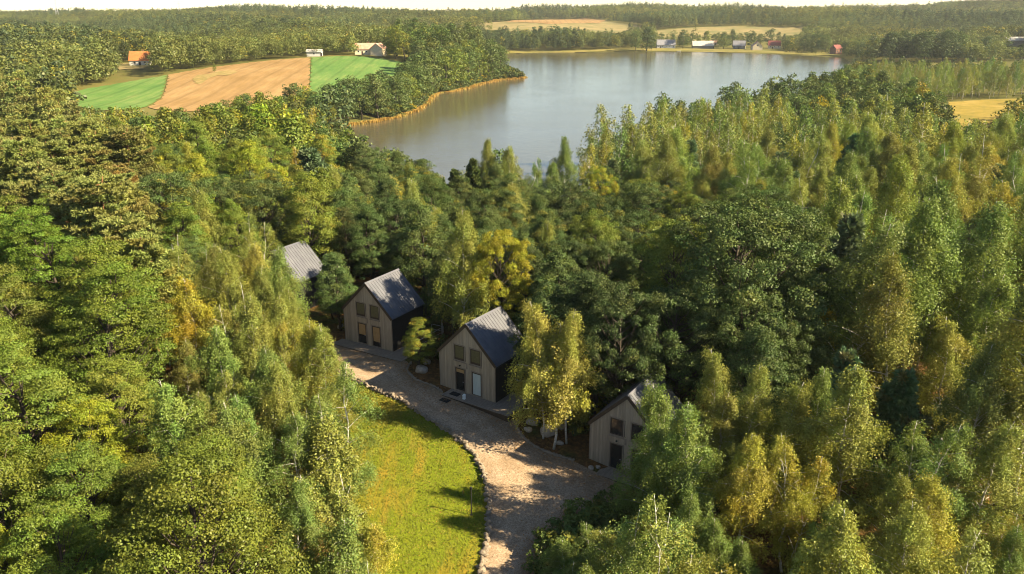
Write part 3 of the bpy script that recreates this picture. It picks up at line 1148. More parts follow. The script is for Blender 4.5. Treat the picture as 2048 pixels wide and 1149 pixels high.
def broadleaf(seed, H=14., W=8., lod=1., low=.22, clumps=120, flat=.55, leaf=.30, per=90, top=.85, shape=1.0, cl=.115, narrow=0.0):
    """clumps of leaves on spreading limbs; FLAT squashes the clumps into layers"""
    r = np.random.default_rng(seed)
    mb = MB()
    path, _ = stem_path(r, H * .93, .05)
    mb.tube(path, np.linspace(.016 * H + .05, .03, len(path)), 8)
    Q, NN, col = [], [], []
    zc, hz = H * (low + 1) / 2, H * (1 - low) / 2
    n = 0
    lumps = [(unit(r.normal(size=3) * [1, 1, .8]), r.uniform(.75, 1.12)) for _ in range(9)]
    while n < clumps:
        d = unit(r.normal(size=3))
        if d[2] < -.75:
            continue
        u = d[2]
        rad = r.uniform(.5, 1.12) ** .5
        for ld, lr in lumps:                        # uneven outline
            k = d @ ld
            if k > .75:
                rad *= 1 + (lr - 1) * (k - .75) * 4
        wz = W / 2 * (1 - narrow * max(0, u) ** 1.2)
        p = np.array([d[0] * wz, d[1] * wz, d[2] * hz * shape]) * rad + [0, 0, zc]
        if p[2] > H:
            p[2] = H - r.random() * .4
        p[:2] += along(path, min(1, p[2] / H))[:2]
        cr = H * cl * r.uniform(.6, 1.25)
        if n % 4 == 0 and lod > .4:                 # a limb out to this clump
            t0 = np.clip((p[2] - np.hypot(p[0], p[1]) * .75) / H, low * .7, .9)
            a0 = along(path, t0)
            mid = (a0 + p) / 2 + [0, 0, -.04 * H]
            mb.tube(np.array([a0, mid, p]), [.0045 * H, .003 * H, .008], 4, False)
        k = max(6, int(per * lod * (cr / (H * cl)) ** 1.6))
        e = unit(r.normal(size=(k, 3)))
        e[:, 2] = np.abs(e[:, 2]) * 1.0 - .3 * (r.random(k) < .4)
        rr_ = r.uniform(.35, 1.0, (k, 1)) ** .6
        c = p + e * rr_ * cr * np.array([1, 1, flat])
        Q.append(c)
        NN.append(unit(e * 1.0 + d * .55 + [0, 0, .3]))
        cc = np.empty((k, 3))
        cc[:, 0] = np.clip(r.random(k) * .75 + r.normal() * .16 + .12, 0, 1)
        cc[:, 1] = r.random()
        cc[:, 2] = np.clip(r.random() + r.normal(size=k) * .1, 0, 1)
        col.append(cc)
        n += 1
    V = leaf_quads(r, np.concatenate(Q), np.concatenate(NN), leaf / lod ** .45, .68, .6)
    return mb, V, np.concatenate(col)


def pine(seed, H=16., W=6., lod=1., low=.42, conic=.35, whorls=13, tuft=1., up=.25):
    """whorls of limbs carrying brushes of needles"""
    r = np.random.default_rng(seed)
    mb = MB()
    path, _ = stem_path(r, H * .98, .03)
    mb.tube(path, np.linspace(.012 * H + .04, .02, len(path)), 8)
    P, D, col = [], [], []
    for w_ in range(whorls):
        u = (w_ + .5) / whorls
        t = low + (.97 - low) * u
        prof = (1 - conic) * math.sqrt(max(0, 1 - (u * 1.02 - .2) ** 2 * 1.05)) + conic * (1 - u)
        nb = r.integers(5, 8)
        for b in range(nb):
            az = b * 2 * np.pi / nb + w_ * .9 + r.uniform(-.35, .35)
            L = max(.3, W / 2 * prof * r.uniform(.7, 1.15))
            p0 = along(path, min(.99, t + r.uniform(-.02, .02)))
            d = np.array([np.cos(az), np.sin(az), 0])
            q = np.linspace(0, 1, 5)
            bp = p0 + d * (L * q[:, None]) + np.array([0, 0, 1]) * (L * (up * q + .12 * q ** 2))[:, None]
            if lod > .4:
                mb.tube(bp, np.linspace(.0045 * H * (1 - u * .7) + .01, .01, 5), 4, False)
            nt_ = max(2, int((3 + 4.2 * L) * tuft))
            g, b_ = r.random(), r.random()
            for j in range(nt_):
                a = r.uniform(.3, 1.05)
                side = np.array([-d[1], d[0], 0]) * r.normal() * .22 * L * a
                c = along(bp, min(1, a)) + side + [0, 0, r.uniform(-.05, .18)]
                k = max(7, int(26 * lod))
                dd = unit(d * .55 + np.array([0, 0, .65]) + unit(r.normal(size=(k, 3))) * .95)
                P.append(np.tile(c, (k, 1)))
                D.append(dd)
                cc = np.empty((k, 3))
                cc[:, 0] = r.random(k) * .7 + .25 * r.random()
                cc[:, 1] = g
                cc[:, 2] = b_
                col.append(cc)
    c, d = np.concatenate(P), np.concatenate(D)
    n = len(c)
    ln = (.42 / lod ** .3) * r.uniform(.6, 1.2, n)[:, None]
    wd = (.060 / lod ** .6)
    s = unit(np.cross(d, r.normal(size=(n, 3)))) * wd
    V = np.stack([c + d * ln * .12, c + d * ln * .55 + s, c + d * ln, c + d * ln * .55 - s], 1)
    return mb, V, np.concatenate(col)


MODELS = {}


def model(key, gen, H, bark, leaf):
    mb, V, col = gen
    MODELS.setdefault(key, []).append((mb.mesh(key + '_trunk', M[bark], True), quads_mesh(key + '_crown', V, col, M[leaf]), H))
    return len(V)


nq = 0
for s in range(7):
    nq += model('birch', birch(10 + s, 12, [4.9, 4.3, 5.4, 4.6, 5.2, 5.0, 4.2][s], 3.6, [1, 1, 2, 1, 3, 1, 1][s], [.2, .26, .16, .22, .14, .18, .3][s]), 12, 'birch_bark', 'birch_leaf')
for s in range(3):
    nq += model('thin_birch', birch(30 + s, 10, 3.0, 1.6, 1, .36, .8), 10, 'birch_bark', 'birch_leaf')
for s in range(4):
    nq += model('birch_far', birch(40 + s, 12, [4.8, 4.2, 5.2, 4.5][s], .55, 1, .16), 12, 'birch_bark', 'birch_leaf')
for s in range(4):
    nq += model('beech', broadleaf(50 + s, 14, 8.5, 1., .12, 300, .50, .118, 210, shape=1.0, cl=.050, narrow=.45), 14, 'brown_bark', 'broad_leaf')
for s in range(4):
    nq += model('oak', broadleaf(60 + s, 14, 9.0, 1., .14, 290, .72, .145, 175, cl=.050), 14, 'brown_bark', 'broad_leaf')
for s in range(4):
    nq += model('alder', broadleaf(70 + s, 13, 5.6, 1., .14, 210, .75, .14, 160, shape=1.05, cl=.054, narrow=.55), 13, 'brown_bark', 'broad_leaf')
for s in range(4):
    nq += model('round_far', broadleaf(80 + s, 14, [8, 9, 7, 8.5][s], .26, .03, 100, .75, .30, 90, cl=.115, narrow=.15), 14, 'brown_bark', 'broad_leaf')
for s in range(3):
    nq += model('alder_far', broadleaf(90 + s, 13, 5.8, .28, .03, 90, .75, .28, 80, shape=1.05, cl=.1, narrow=.55), 13, 'brown_bark', 'broad_leaf')
for s in range(3):
    nq += model('pine', pine(110 + s, 16, 7.0, 1., .36, .25, 13, 1.8, .12), 16, 'pine_bark', 'needle')
for s in range(3):
    nq += model('young_pine', pine(120 + s, 9, 4.2, .9, .06, .8, 15, 1.3, .75), 9, 'brown_bark', 'needle')
for s in range(2):
    nq += model('pine_far', pine(130 + s, 16, 6.5, .35, .25, .45, 12, .9, .25), 16, 'pine_bark', 'needle')
for s in range(2):
    nq += model('bush', broadleaf(140 + s, 2.4, 3.0, .6, .05, 34, .8, .2, 60, cl=.2), 2.4, 'brown_bark', 'broad_leaf')
print('tree quads', nq)

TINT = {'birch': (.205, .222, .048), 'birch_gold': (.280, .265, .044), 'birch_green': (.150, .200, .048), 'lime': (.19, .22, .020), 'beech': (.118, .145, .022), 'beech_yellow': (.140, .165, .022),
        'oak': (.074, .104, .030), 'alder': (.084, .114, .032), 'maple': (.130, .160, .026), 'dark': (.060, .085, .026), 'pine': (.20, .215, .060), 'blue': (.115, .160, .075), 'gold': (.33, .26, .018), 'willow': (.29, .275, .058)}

# ------------------------------------------------------------------ what must stay in view (outlines in the photograph)
CLEAR = [
    [(640, 256), (750, 240), (870, 180), (1015, 158), (1020, 112), (1300, 106), (1675, 118), (1672, 140), (1590, 148), (1520, 162), (1480, 166), (1450, 178), (1400, 196), (1330, 186), (1290, 205), (1275, 226), (1205, 212), (1180, 250), (1160, 285), (1130, 282), (1100, 318), (1080, 328), (1040, 300), (985, 285), (960, 330), (905, 345), (870, 348), (840, 325), (770, 292), (700, 268)],
    [(128, 190), (335, 148), (620, 113), (800, 124), (812, 130), (795, 146), (740, 150), (705, 155), (672, 178), (650, 190), (640, 175), (600, 162), (560, 175), (520, 182), (420, 205), (310, 216), (270, 212), (200, 210), (150, 206)],
    [(1896, 206), (2048, 198), (2048, 204), (2000, 222), (1960, 232), (1920, 246)],
    [(568, 494), (610, 482), (640, 540), (596, 560)],
    [(686, 612), (729, 567), (797, 536), (848, 602), (800, 640), (790, 705), (692, 690)],
    [(878, 697), (931, 650), (1002, 611), (1036, 660), (1030, 735), (1000, 800), (885, 775)],
    [(1179, 840), (1258, 788), (1305, 752), (1296, 830), (1265, 860), (1265, 950), (1180, 926)],
    [(705, 700), (830, 730), (840, 770), (960, 815), (1035, 845), (1050, 885), (1150, 925), (1240, 985), (1130, 1045), (1075, 1100), (1055, 1149), (765, 1149), (752, 1000), (748, 930), (738, 850), (725, 790)],
    [(226, 128), (300, 108), (300, 134), (250, 140)],
    [(1040, 845), (1170, 860), (1180, 935), (1140, 915), (1060, 885)],
    [(240, 690), (300, 690), (330, 770), (290, 790), (245, 760)],
    [(1495, 1040), (1560, 1040), (1560, 1110), (1495, 1100)],
    [(565, 975), (600, 975), (600, 1035), (565, 1035)],
]
LEFT_BIRCH_EDGE = None

PLACED = []      # (x, y, z, h, radius, species, variant, tint, alpha, rotation, label or None, widen)


def crown_radius(sp):
    return {'birch': 1.65, 'thin_birch': 1.0, 'beech': 2.7, 'oak': 3.0, 'alder': 1.95, 'pine': 2.1, 'young_pine': 1.4, 'bush': .9}[sp]


WIDTH = {'birch': 4.9, 'thin_birch': 2.8, 'beech': 8.5, 'oak': 9.0, 'alder': 5.6, 'pine': 7.0, 'young_pine': 4.2, 'bush': 3.0}
HEIGHT = {'birch': 12, 'thin_birch': 10, 'beech': 14, 'oak': 14, 'alder': 13, 'pine': 16, 'young_pine': 9, 'bush': 2.4}


def hero(px, py, h, sp, tint, label, wide=1.0, alpha=.08, base=None):
    """a tree one can single out in the photograph: its top stands at that pixel"""
    if base:
        q = on_ground(*base)
    else:
        q = on_ground(px, py, h)
    PLACED.append((q[0], q[1], q[2], h, crown_radius(sp) * wide * h / HEIGHT[sp], sp, random.randrange(60), TINT[tint] if isinstance(tint, str) else tint, min(.95, alpha * 1.25), random.uniform(0, 6.28), label, wide))


HEROES = [
    # the birch grove left of the lawn
    (385, 378, 13, 'birch', 'birch', 'tall olive birch with white forked limbs rising above the grove left of the cabins', 1.0, .15),
    (500, 418, 12, 'birch', 'birch', 'olive birch standing before the dark gap, left of the farthest cabin roof', 1.0, .1),
    (330, 465, 12, 'birch', 'birch', 'pale olive birch at the dark gap beside the pines', 1.0, .1),
    (275, 432, 12, 'birch', 'birch_green', 'greenish birch next to the spreading pines', 1.0, .1),
    (430, 490, 12, 'birch', 'birch', 'olive birch in front of the tall forked one', 1.0, .2),
    (545, 492, 11, 'birch', 'birch_green', 'leafy birch hiding the gable of the farthest cabin', .95, .08),
    (378, 556, 12, 'birch', 'birch_gold', 'orange gold birch, the most autumnal tree of the grove left of the drive', 1.05, .72),
    (470, 590, 12, 'birch', 'birch', 'olive birch between the orange birch and the farthest cabin', 1.0, .12),
    (545, 590, 11, 'birch', 'birch', 'olive birch just below the farthest cabin', 1.0, .25),
    (590, 640, 11, 'birch', 'birch_gold', 'yellowing birch left of the young pine', 1.0, .35),
    (640, 650, 11, 'birch', 'birch', 'birch at the grove edge opposite the amber lit cabin', .95, .18),
    (660, 735, 11, 'birch', 'birch_green', 'birch overhanging the upper end of the lawn', .95, .1),
    (580, 720, 11, 'birch', 'birch', 'birch behind the one overhanging the lawn', 1.0, .12),
    (510, 690, 11, 'birch', 'birch_green', 'grey green birch in the middle of the grove', 1.0, .1),
    (455, 722, 10, 'birch', 'birch', 'birch at the foot of the orange one', .9, .15),
    (640, 820, 9.5, 'thin_birch', 'birch', 'thin white stemmed birch standing on the lawn by the stone heap', 1.1, .1),
    (600, 800, 10, 'birch', 'birch_green', 'dense birch at the upper lawn edge', 1.0, .08),
    (640, 940, 8, 'thin_birch', 'birch', 'slim birch with pale stem at the lower lawn edge', 1.2, .12),
    (700, 965, 7, 'thin_birch', 'birch', 'sparse thin birch at the lower lawn edge by the bare stem', 1.2, .15),
    (735, 1030, 5.5, 'thin_birch', 'birch_gold', 'small yellowing birch on the lower lawn edge', 1.2, .3),
    (665, 1050, 7, 'thin_birch', 'birch_green', 'slim birch at the bottom edge left of the bare stem', 1.2, .1),
    (585, 575, 10, 'birch', 'birch', 'olive birch hiding the wall of the farthest cabin', .8, .2),
    (1290, 985, 10, 'birch', 'birch_green', 'full green birch rising beside the lower drive', 1.3, .1),
    (1352, 1015, 11.5, 'birch', 'birch', 'broad birch right of the full green one beside the lower drive', 1.2, .08),
    (690, 880, 7, 'thin_birch', 'birch_green', 'slight birch leaning over the lawn', 1.2, .1),
    (585, 950, 9, 'birch', 'birch_green', 'grey green birch at the bottom of the lawn edge', .9, .05),
    (655, 505, 7.5, 'young_pine', 'blue', 'young blue green pine between the two upper cabins', 1.0, 0),
    (1090, 598, 12.0, 'birch', 'willow', 'golden birch with bare white stem beside the curtained cabin', .92, .04),
    (1140, 612, 11.8, 'birch', 'willow', 'second golden birch, farther from the curtained cabin', .92, .08),
    (1112, 655, 10.4, 'thin_birch', 'willow', 'lower golden birch between the two taller golden ones', 1.2, .3),
    (832, 640, 5.0, 'alder', 'maple', 'small green tree with an orange tip at the deck of the amber lit cabin', 1.35, .3),
    # behind the cabins
    (775, 348, 13, 'birch', 'willow', 'broad golden yellow birch behind the amber lit cabin', 1.15, .5),
    (730, 365, 12, 'birch', 'birch_gold', 'yellow birch with bare twigs left of the broad golden one', 1.0, .5),
    (905, 412, 15, 'birch', 'birch', 'tall pale birch with a visible white stem behind the curtained cabin', .85, .2),
    (1008, 446, 13.2, 'oak', (.25, .24, .020), 'round bright yellow maple between the tall pale birch and the dark oaks', .68, .16),
    (850, 402, 13, 'alder', 'alder', 'dark green tree left of the tall pale birch', 1.1, .02),
    (800, 458, 8.5, 'alder', 'oak', 'dark leafy tree right behind the ridge of the amber lit cabin', 1.2, .02),
    (690, 425, 8.5, 'oak', 'alder', 'dark round tree behind the farthest cabin', .8, .05),
    (620, 300, 15, 'young_pine', 'blue', 'big domed blue green pine in the wood before the lake', 1.5, 0),
    (660, 330, 14, 'birch', 'birch', 'olive birch touching the big blue green pine', 1.0, .2),
    (880, 520, 8, 'birch', 'alder', 'shaded dark birch between the amber lit and curtained cabins', 1.1, .05),
    (965, 530, 8, 'alder', 'oak', 'dark shaded tree behind the curtained cabin', 1.2, .02),
    (870, 350, 12, 'alder', 'alder', 'dark tree at the lake edge where the water reaches nearest', 1.0, .02),
    (910, 338, 11, 'young_pine', 'alder', 'dark pointed pine on the near shore', 1.0, 0),
    (948, 318, 13, 'young_pine', 'alder', 'taller dark pine on the near shore left of the birches', .8, 0),
    (985, 275, 16, 'birch', 'birch', 'slender pointed birch standing against the water, left of its group', .75, .12),
    (1020, 288, 15, 'birch', 'birch', 'rounded birch against the water right of the pointed one', 1.0, .2),
    (1065, 312, 14, 'birch', 'birch_green', 'lower green birch against the water', 1.0, .1),
    (1135, 273, 16, 'birch', 'birch_green', 'round topped birch alone against the water', .8, .12),
    (1105, 320, 13, 'birch', 'birch_green', 'low birch left of the round topped one by the water', 1.0, .1),
    (1205, 205, 19, 'birch', 'birch', 'tallest weeping birch at the lake', 1.15, .1),
    (1255, 210, 19, 'birch', 'birch', 'tall weeping birch beside the tallest at the lake', 1.15, .1),
    (1290, 235, 17, 'birch', 'birch', 'olive birch on the right flank of the tall weeping pair', .9, .15),
    (1180, 285, 14, 'birch', 'birch_gold', 'yellowish birch below the tall weeping pair', .9, .25),
    (1325, 185, 16, 'oak', 'alder', 'dark round alder rising against the lake', .8, .02),
    (1395, 198, 14, 'oak', 'alder', 'dark round alder right of the first against the lake', .8, .02),
    (1470, 165, 15, 'oak', 'alder', 'broad dark alder at the middle of the near shore', .8, .03),
    (1545, 150, 17, 'alder', 'maple', 'tall brownish alder at the far end of the near shore', 1.0, .15),
    (1580, 146, 17, 'alder', 'alder', 'tall dark alder beside the brownish one', 1.0, .05),
    (1615, 152, 15, 'alder', 'alder', 'dark alder right of the tall pair by the lake', 1.0, .05),
    (1640, 192, 13, 'oak', 'gold', 'yellow maple among the dark alders near the lake', .8, .4),
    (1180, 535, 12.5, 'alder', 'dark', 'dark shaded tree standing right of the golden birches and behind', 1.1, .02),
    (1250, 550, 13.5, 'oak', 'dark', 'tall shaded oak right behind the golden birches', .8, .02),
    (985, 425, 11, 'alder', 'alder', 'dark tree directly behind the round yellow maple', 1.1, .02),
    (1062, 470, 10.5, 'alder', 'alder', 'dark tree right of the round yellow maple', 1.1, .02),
    (948, 455, 10.5, 'alder', 'oak', 'dark tree between the tall pale birch and the round yellow maple', 1.1, .02),
    (688, 262, 14, 'alder', 'maple', 'green alder where the near shore meets the orange reeds', 1.0, .05),
    (728, 276, 14, 'alder', 'alder', 'dark alder on the near shore, second from the reeds', 1.1, .03),
    (765, 293, 14, 'oak', 'alder', 'rounded dark alder on the near shore, third from the reeds', .8, .03),
    (800, 305, 13, 'alder', 'alder', 'dark alder on the near shore, fourth from the reeds', 1.2, .03),
    (835, 322, 12.5, 'alder', 'oak', 'dark alder on the near shore, last before the open water', 1.2, .03),
    # the dark oaks and what stands round them
    (1205, 335, 14, 'oak', 'lime', 'bright lime yellow maple above the dark oaks', .7, .35),
    (1285, 348, 14, 'oak', 'beech', 'fresh green maple right of the lime yellow one', .75, .08),
    (1365, 372, 14, 'oak', 'beech', 'green tree on the shoulder of the great dark oak', .7, .06),
    (1180, 420, 13, 'oak', 'maple', 'green oak left of the great dark oak', .8, .05),
    (1345, 420, 16, 'oak', 'maple', 'green oak leaning on the great dark oak', .8, .02),
    (1472, 382, 19, 'oak', 'oak', 'great dark oak with the widest crown in the middle of the wood', 1.05, .01),
    (1575, 415, 17, 'oak', 'oak', 'dark oak on the right flank of the great one', .9, .01),
    (1462, 490, 14.5, 'oak', 'oak', 'dark oak directly in front of the great one', 1.0, .01),
    (1375, 560, 13, 'oak', 'oak', 'dark oak in front of the great one, to its left', .95, .01),
    (1510, 575, 13, 'oak', 'oak', 'dark oak in front of the great one, to its right', 1.0, .01),
    (1600, 600, 12, 'oak', 'oak', 'dark lower oak beside the golden birch', .8, .03),
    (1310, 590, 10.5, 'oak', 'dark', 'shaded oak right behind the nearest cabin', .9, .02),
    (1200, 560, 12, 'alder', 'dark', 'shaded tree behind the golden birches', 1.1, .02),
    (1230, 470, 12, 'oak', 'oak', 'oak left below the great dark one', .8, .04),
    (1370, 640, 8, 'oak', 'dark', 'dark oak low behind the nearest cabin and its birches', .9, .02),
    (1080, 440, 12, 'birch', 'birch', 'small pale birch in the shade left of the green maple', .8, .1),
    (1120, 490, 12, 'alder', 'oak', 'dark leafy tree above the golden birches', 1.1, .02),
    (1225, 580, 9, 'birch', 'alder', 'slim shaded birch right of the golden birches', .9, .08),
    # the birch wood on the right
    (1375, 240, 15, 'birch', 'birch_gold', 'golden olive birch right of the lakeside weeping birches', .85, .4),
    (1425, 218, 14, 'young_pine', 'blue', 'blue green pine behind the first golden birches on the right', 1.2, 0),
    (1510, 205, 17, 'birch', 'birch_gold', 'tall yellowing birch left of the two blue pines', .8, .35),
    (1552, 245, 15, 'young_pine', 'blue', 'blue green pine between two tall yellowing birches', 1.0, 0),
    (1612, 222, 15, 'young_pine', 'blue', 'tallest blue green pine of the right wood', 1.0, 0),
    (1655, 240, 18, 'birch', 'birch_gold', 'tall pointed yellow olive birch beside the tallest blue pine', .8, .25),
    (1560, 300, 14, 'pine', 'blue', 'dark blue green pine under the tall birches', .7, 0),
    (1730, 250, 13, 'young_pine', 'blue', 'blue pine at the foot of the dark oaks on the right', 1.3, 0),
    (1640, 330, 15, 'birch', 'birch', 'pale pointed birch before the great dark oak', .9, .12),
    (1850, 218, 18, 'birch', 'birch_gold', 'tall yellow olive birch below the dry meadow', .9, .25),
    (1790, 270, 14, 'birch', 'birch_gold', 'yellowing birch left of the tall one below the meadow', .9, .4),
    (1955, 285, 14, 'birch', 'birch', 'round topped birch with a dark shaded side', 1.1, .1),
    (1995, 262, 16, 'birch', 'birch', 'tall olive birch right of the round topped one', .9, .12),
    (2035, 290, 15, 'birch', 'birch', 'olive birch at the edge right of the tall one', 1.0, .15),
    (1745, 330, 14, 'birch', 'birch', 'pale olive birch in the middle of the right wood', .95, .12),
    (1710, 420, 13, 'birch', 'birch_gold', 'rust gold birch beside the great dark oak', 1.0, .75),
    (1795, 375, 14, 'birch', 'birch_gold', 'yellowing birch above the rust gold one', .9, .35),
    (1672, 605, 9, 'birch', 'gold', 'small bright gold birch below the dark oaks', .9, .75),
    (1945, 520, 12, 'birch', 'lime', 'bright yellow green birch standing out on the right', 1.05, .3),
    (1880, 480, 13, 'birch', 'birch_green', 'green birch left above the bright yellow green one', .95, .1),
    (2020, 250, 12, 'oak', 'dark', 'dark oak at the edge of the dry meadow', .9, .02),
    # the birches bottom right
    (1336, 757, 11.5, 'birch', 'birch_green', 'green birch covering the gable of the nearest cabin', .95, .15),
    (1338, 838, 9.5, 'birch', 'birch_green', 'leafy birch before the hidden half of the nearest cabin', 1.1, .12),
    (1385, 792, 12, 'birch', 'birch_green', 'birch with a white stem next to the nearest cabin', 1.0, .22),
    (1452, 700, 11.5, 'birch', 'birch', 'olive birch topping the group right of the nearest cabin', .85, .12),
    (1515, 716, 11.5, 'birch', 'birch', 'pale birch beside the topmost of the group near the nearest cabin', .9, .08),
    (1575, 765, 11, 'birch', 'birch', 'birch with a yellow flank in the middle of the bottom right group', 1.05, .3),
    (1640, 722, 11, 'birch', 'birch_green', 'bright green birch at the back of the bottom right group', .85, .08),
    (1725, 715, 13, 'birch', 'birch', 'tall broad olive birch of the bottom right group', 1.1, .15),
    (1505, 850, 10.5, 'birch', 'birch_gold', 'yellowing birch low in the bottom right group', 1.0, .35),
    (1610, 870, 10, 'birch', 'birch_gold', 'yellow birch before the tall broad olive one', 1.0, .4),
    (1880, 820, 11, 'birch', 'birch_green', 'round green birch towards the bottom right corner', 1.1, .1),
    (1910, 965, 10, 'birch', 'birch_gold', 'yellow green birch in the bottom right corner', 1.2, .3),
    (1660, 1030, 8.5, 'birch', 'birch_gold', 'rusty birch with a white stem at the bottom edge', .9, .55),
    (1275, 1030, 6.0, 'birch', 'birch_green', 'low green birch at the bottom beside the drive', 1.2, .1),
    (1180, 1060, 5.0, 'birch', 'birch_green', 'bushy birch leaning over the drive at the bottom edge', 1.3, .08),
    (1125, 1085, 4.2, 'birch', 'birch_green', 'bushy young birch at the bottom edge of the gravel', 1.7, .06),
    (1225, 1050, 6.2, 'birch', 'birch', 'young birch between the low green one and the drive', 1.3, .1),
    (1165, 1120, 5.0, 'birch', 'birch_green', 'young birch cut by the bottom edge beside the gravel', 1.5, .05),
    (1240, 1110, 7.0, 'birch', 'birch', 'birch cut by the bottom edge right of the gravel', 1.2, .08),
    (1320, 1080, 7.0, 'birch', 'birch_green', 'green birch at the bottom edge below the nearest cabin', 1.2, .08),
    (1440, 1040, 7, 'birch', 'birch_green', 'small green birch at the bottom edge below the white stemmed one', 1.1, .08),
    (1375, 990, 8, 'birch', 'birch_green', 'leafy birch right of the lower drive', 1.0, .12),
    (2010, 830, 11, 'birch', 'birch', 'dull olive birch at the right edge', 1.1, .1),
    (1790, 930, 9, 'birch', 'birch', 'brownish olive birch in the shade bottom right', 1.0, .25),
    # pines on the left
    (55, 205, 17, 'pine', 'pine', 'tall spreading pine at the left edge', 1.0, .1),
    (110, 275, 17, 'pine', 'pine', 'spreading olive pine in front of the edge one', 1.1, .1),
    (175, 345, 17, 'pine', 'pine', 'broad layered pine with an orange stem', 1.15, .12),
    (225, 430, 14, 'pine', 'pine', 'lower dark pine below the broad layered one', 1.1, .1),
    (30, 290, 16, 'pine', 'pine', 'pale olive pine low at the left edge', 1.0, .2),
    (195, 228, 14, 'birch', 'willow', 'weeping golden green tree in the left wood', 1.2, .25),
    (195, 300, 14, 'birch', 'birch', 'olive birch with bare pale limbs among the left pines', 1.0, .2),
]
GREAT_OAK = (3, 4.0)            # which oak model, and how it is turned
for h in HEROES:
    hero(*h)
for q_ in range(len(PLACED)):
    if 'widest crown' in PLACED[q_][10]:
        PLACED[q_] = PLACED[q_][:6] + (GREAT_OAK[0],) + PLACED[q_][7:9] + (GREAT_OAK[1],) + PLACED[q_][10:]
CHOSEN = {'golden birch with bare': 5, 'second golden birch': 0, 'covering the gable of the nearest': 5, 'before the hidden half': 3, 'white stem next to the nearest': 0}
for q_ in range(len(PLACED)):                    # which model stands where its outline matters
    for part_, v_ in CHOSEN.items():
        if part_ in PLACED[q_][10]:
            PLACED[q_] = PLACED[q_][:6] + (v_,) + PLACED[q_][7:]
for k, (bx, by, h, sp, tint) in enumerate(((655, 226, 12, 'oak', 'alder'), (688, 234, 15, 'oak', 'dark'), (724, 240, 16, 'oak', 'alder'), (757, 235, 15, 'oak', 'dark'), (790, 228, 15.5, 'oak', 'alder'), (822, 216, 16, 'oak', 'maple'),
                                             (846, 205, 17, 'oak', 'alder'), (706, 218, 14, 'oak', 'alder'), (742, 216, 14, 'oak', 'alder'), (775, 208, 15, 'oak', 'dark'), (808, 196, 17, 'oak', 'alder'), (835, 184, 19, 'oak', 'dark'),
                                             (868, 182, 20, 'oak', 'alder'), (892, 180, 21, 'alder', 'maple'), (915, 177, 21, 'oak', 'maple'), (940, 171, 21, 'oak', 'alder'), (962, 164, 20, 'oak', 'maple'), (984, 159, 20, 'alder', 'alder'), (1003, 156, 19, 'oak', 'alder'))):
    hero(0, 0, h, sp, tint, ['first', 'second', 'third', 'fourth', 'fifth', 'sixth', 'seventh', 'eighth', 'ninth', 'tenth', 'eleventh', 'twelfth', 'thirteenth', 'fourteenth', 'fifteenth', 'sixteenth', 'seventeenth', 'eighteenth', 'outermost'][k] + ' dark tree along the reedy shore of the wooded point', 1.0, .04, (bx, by))

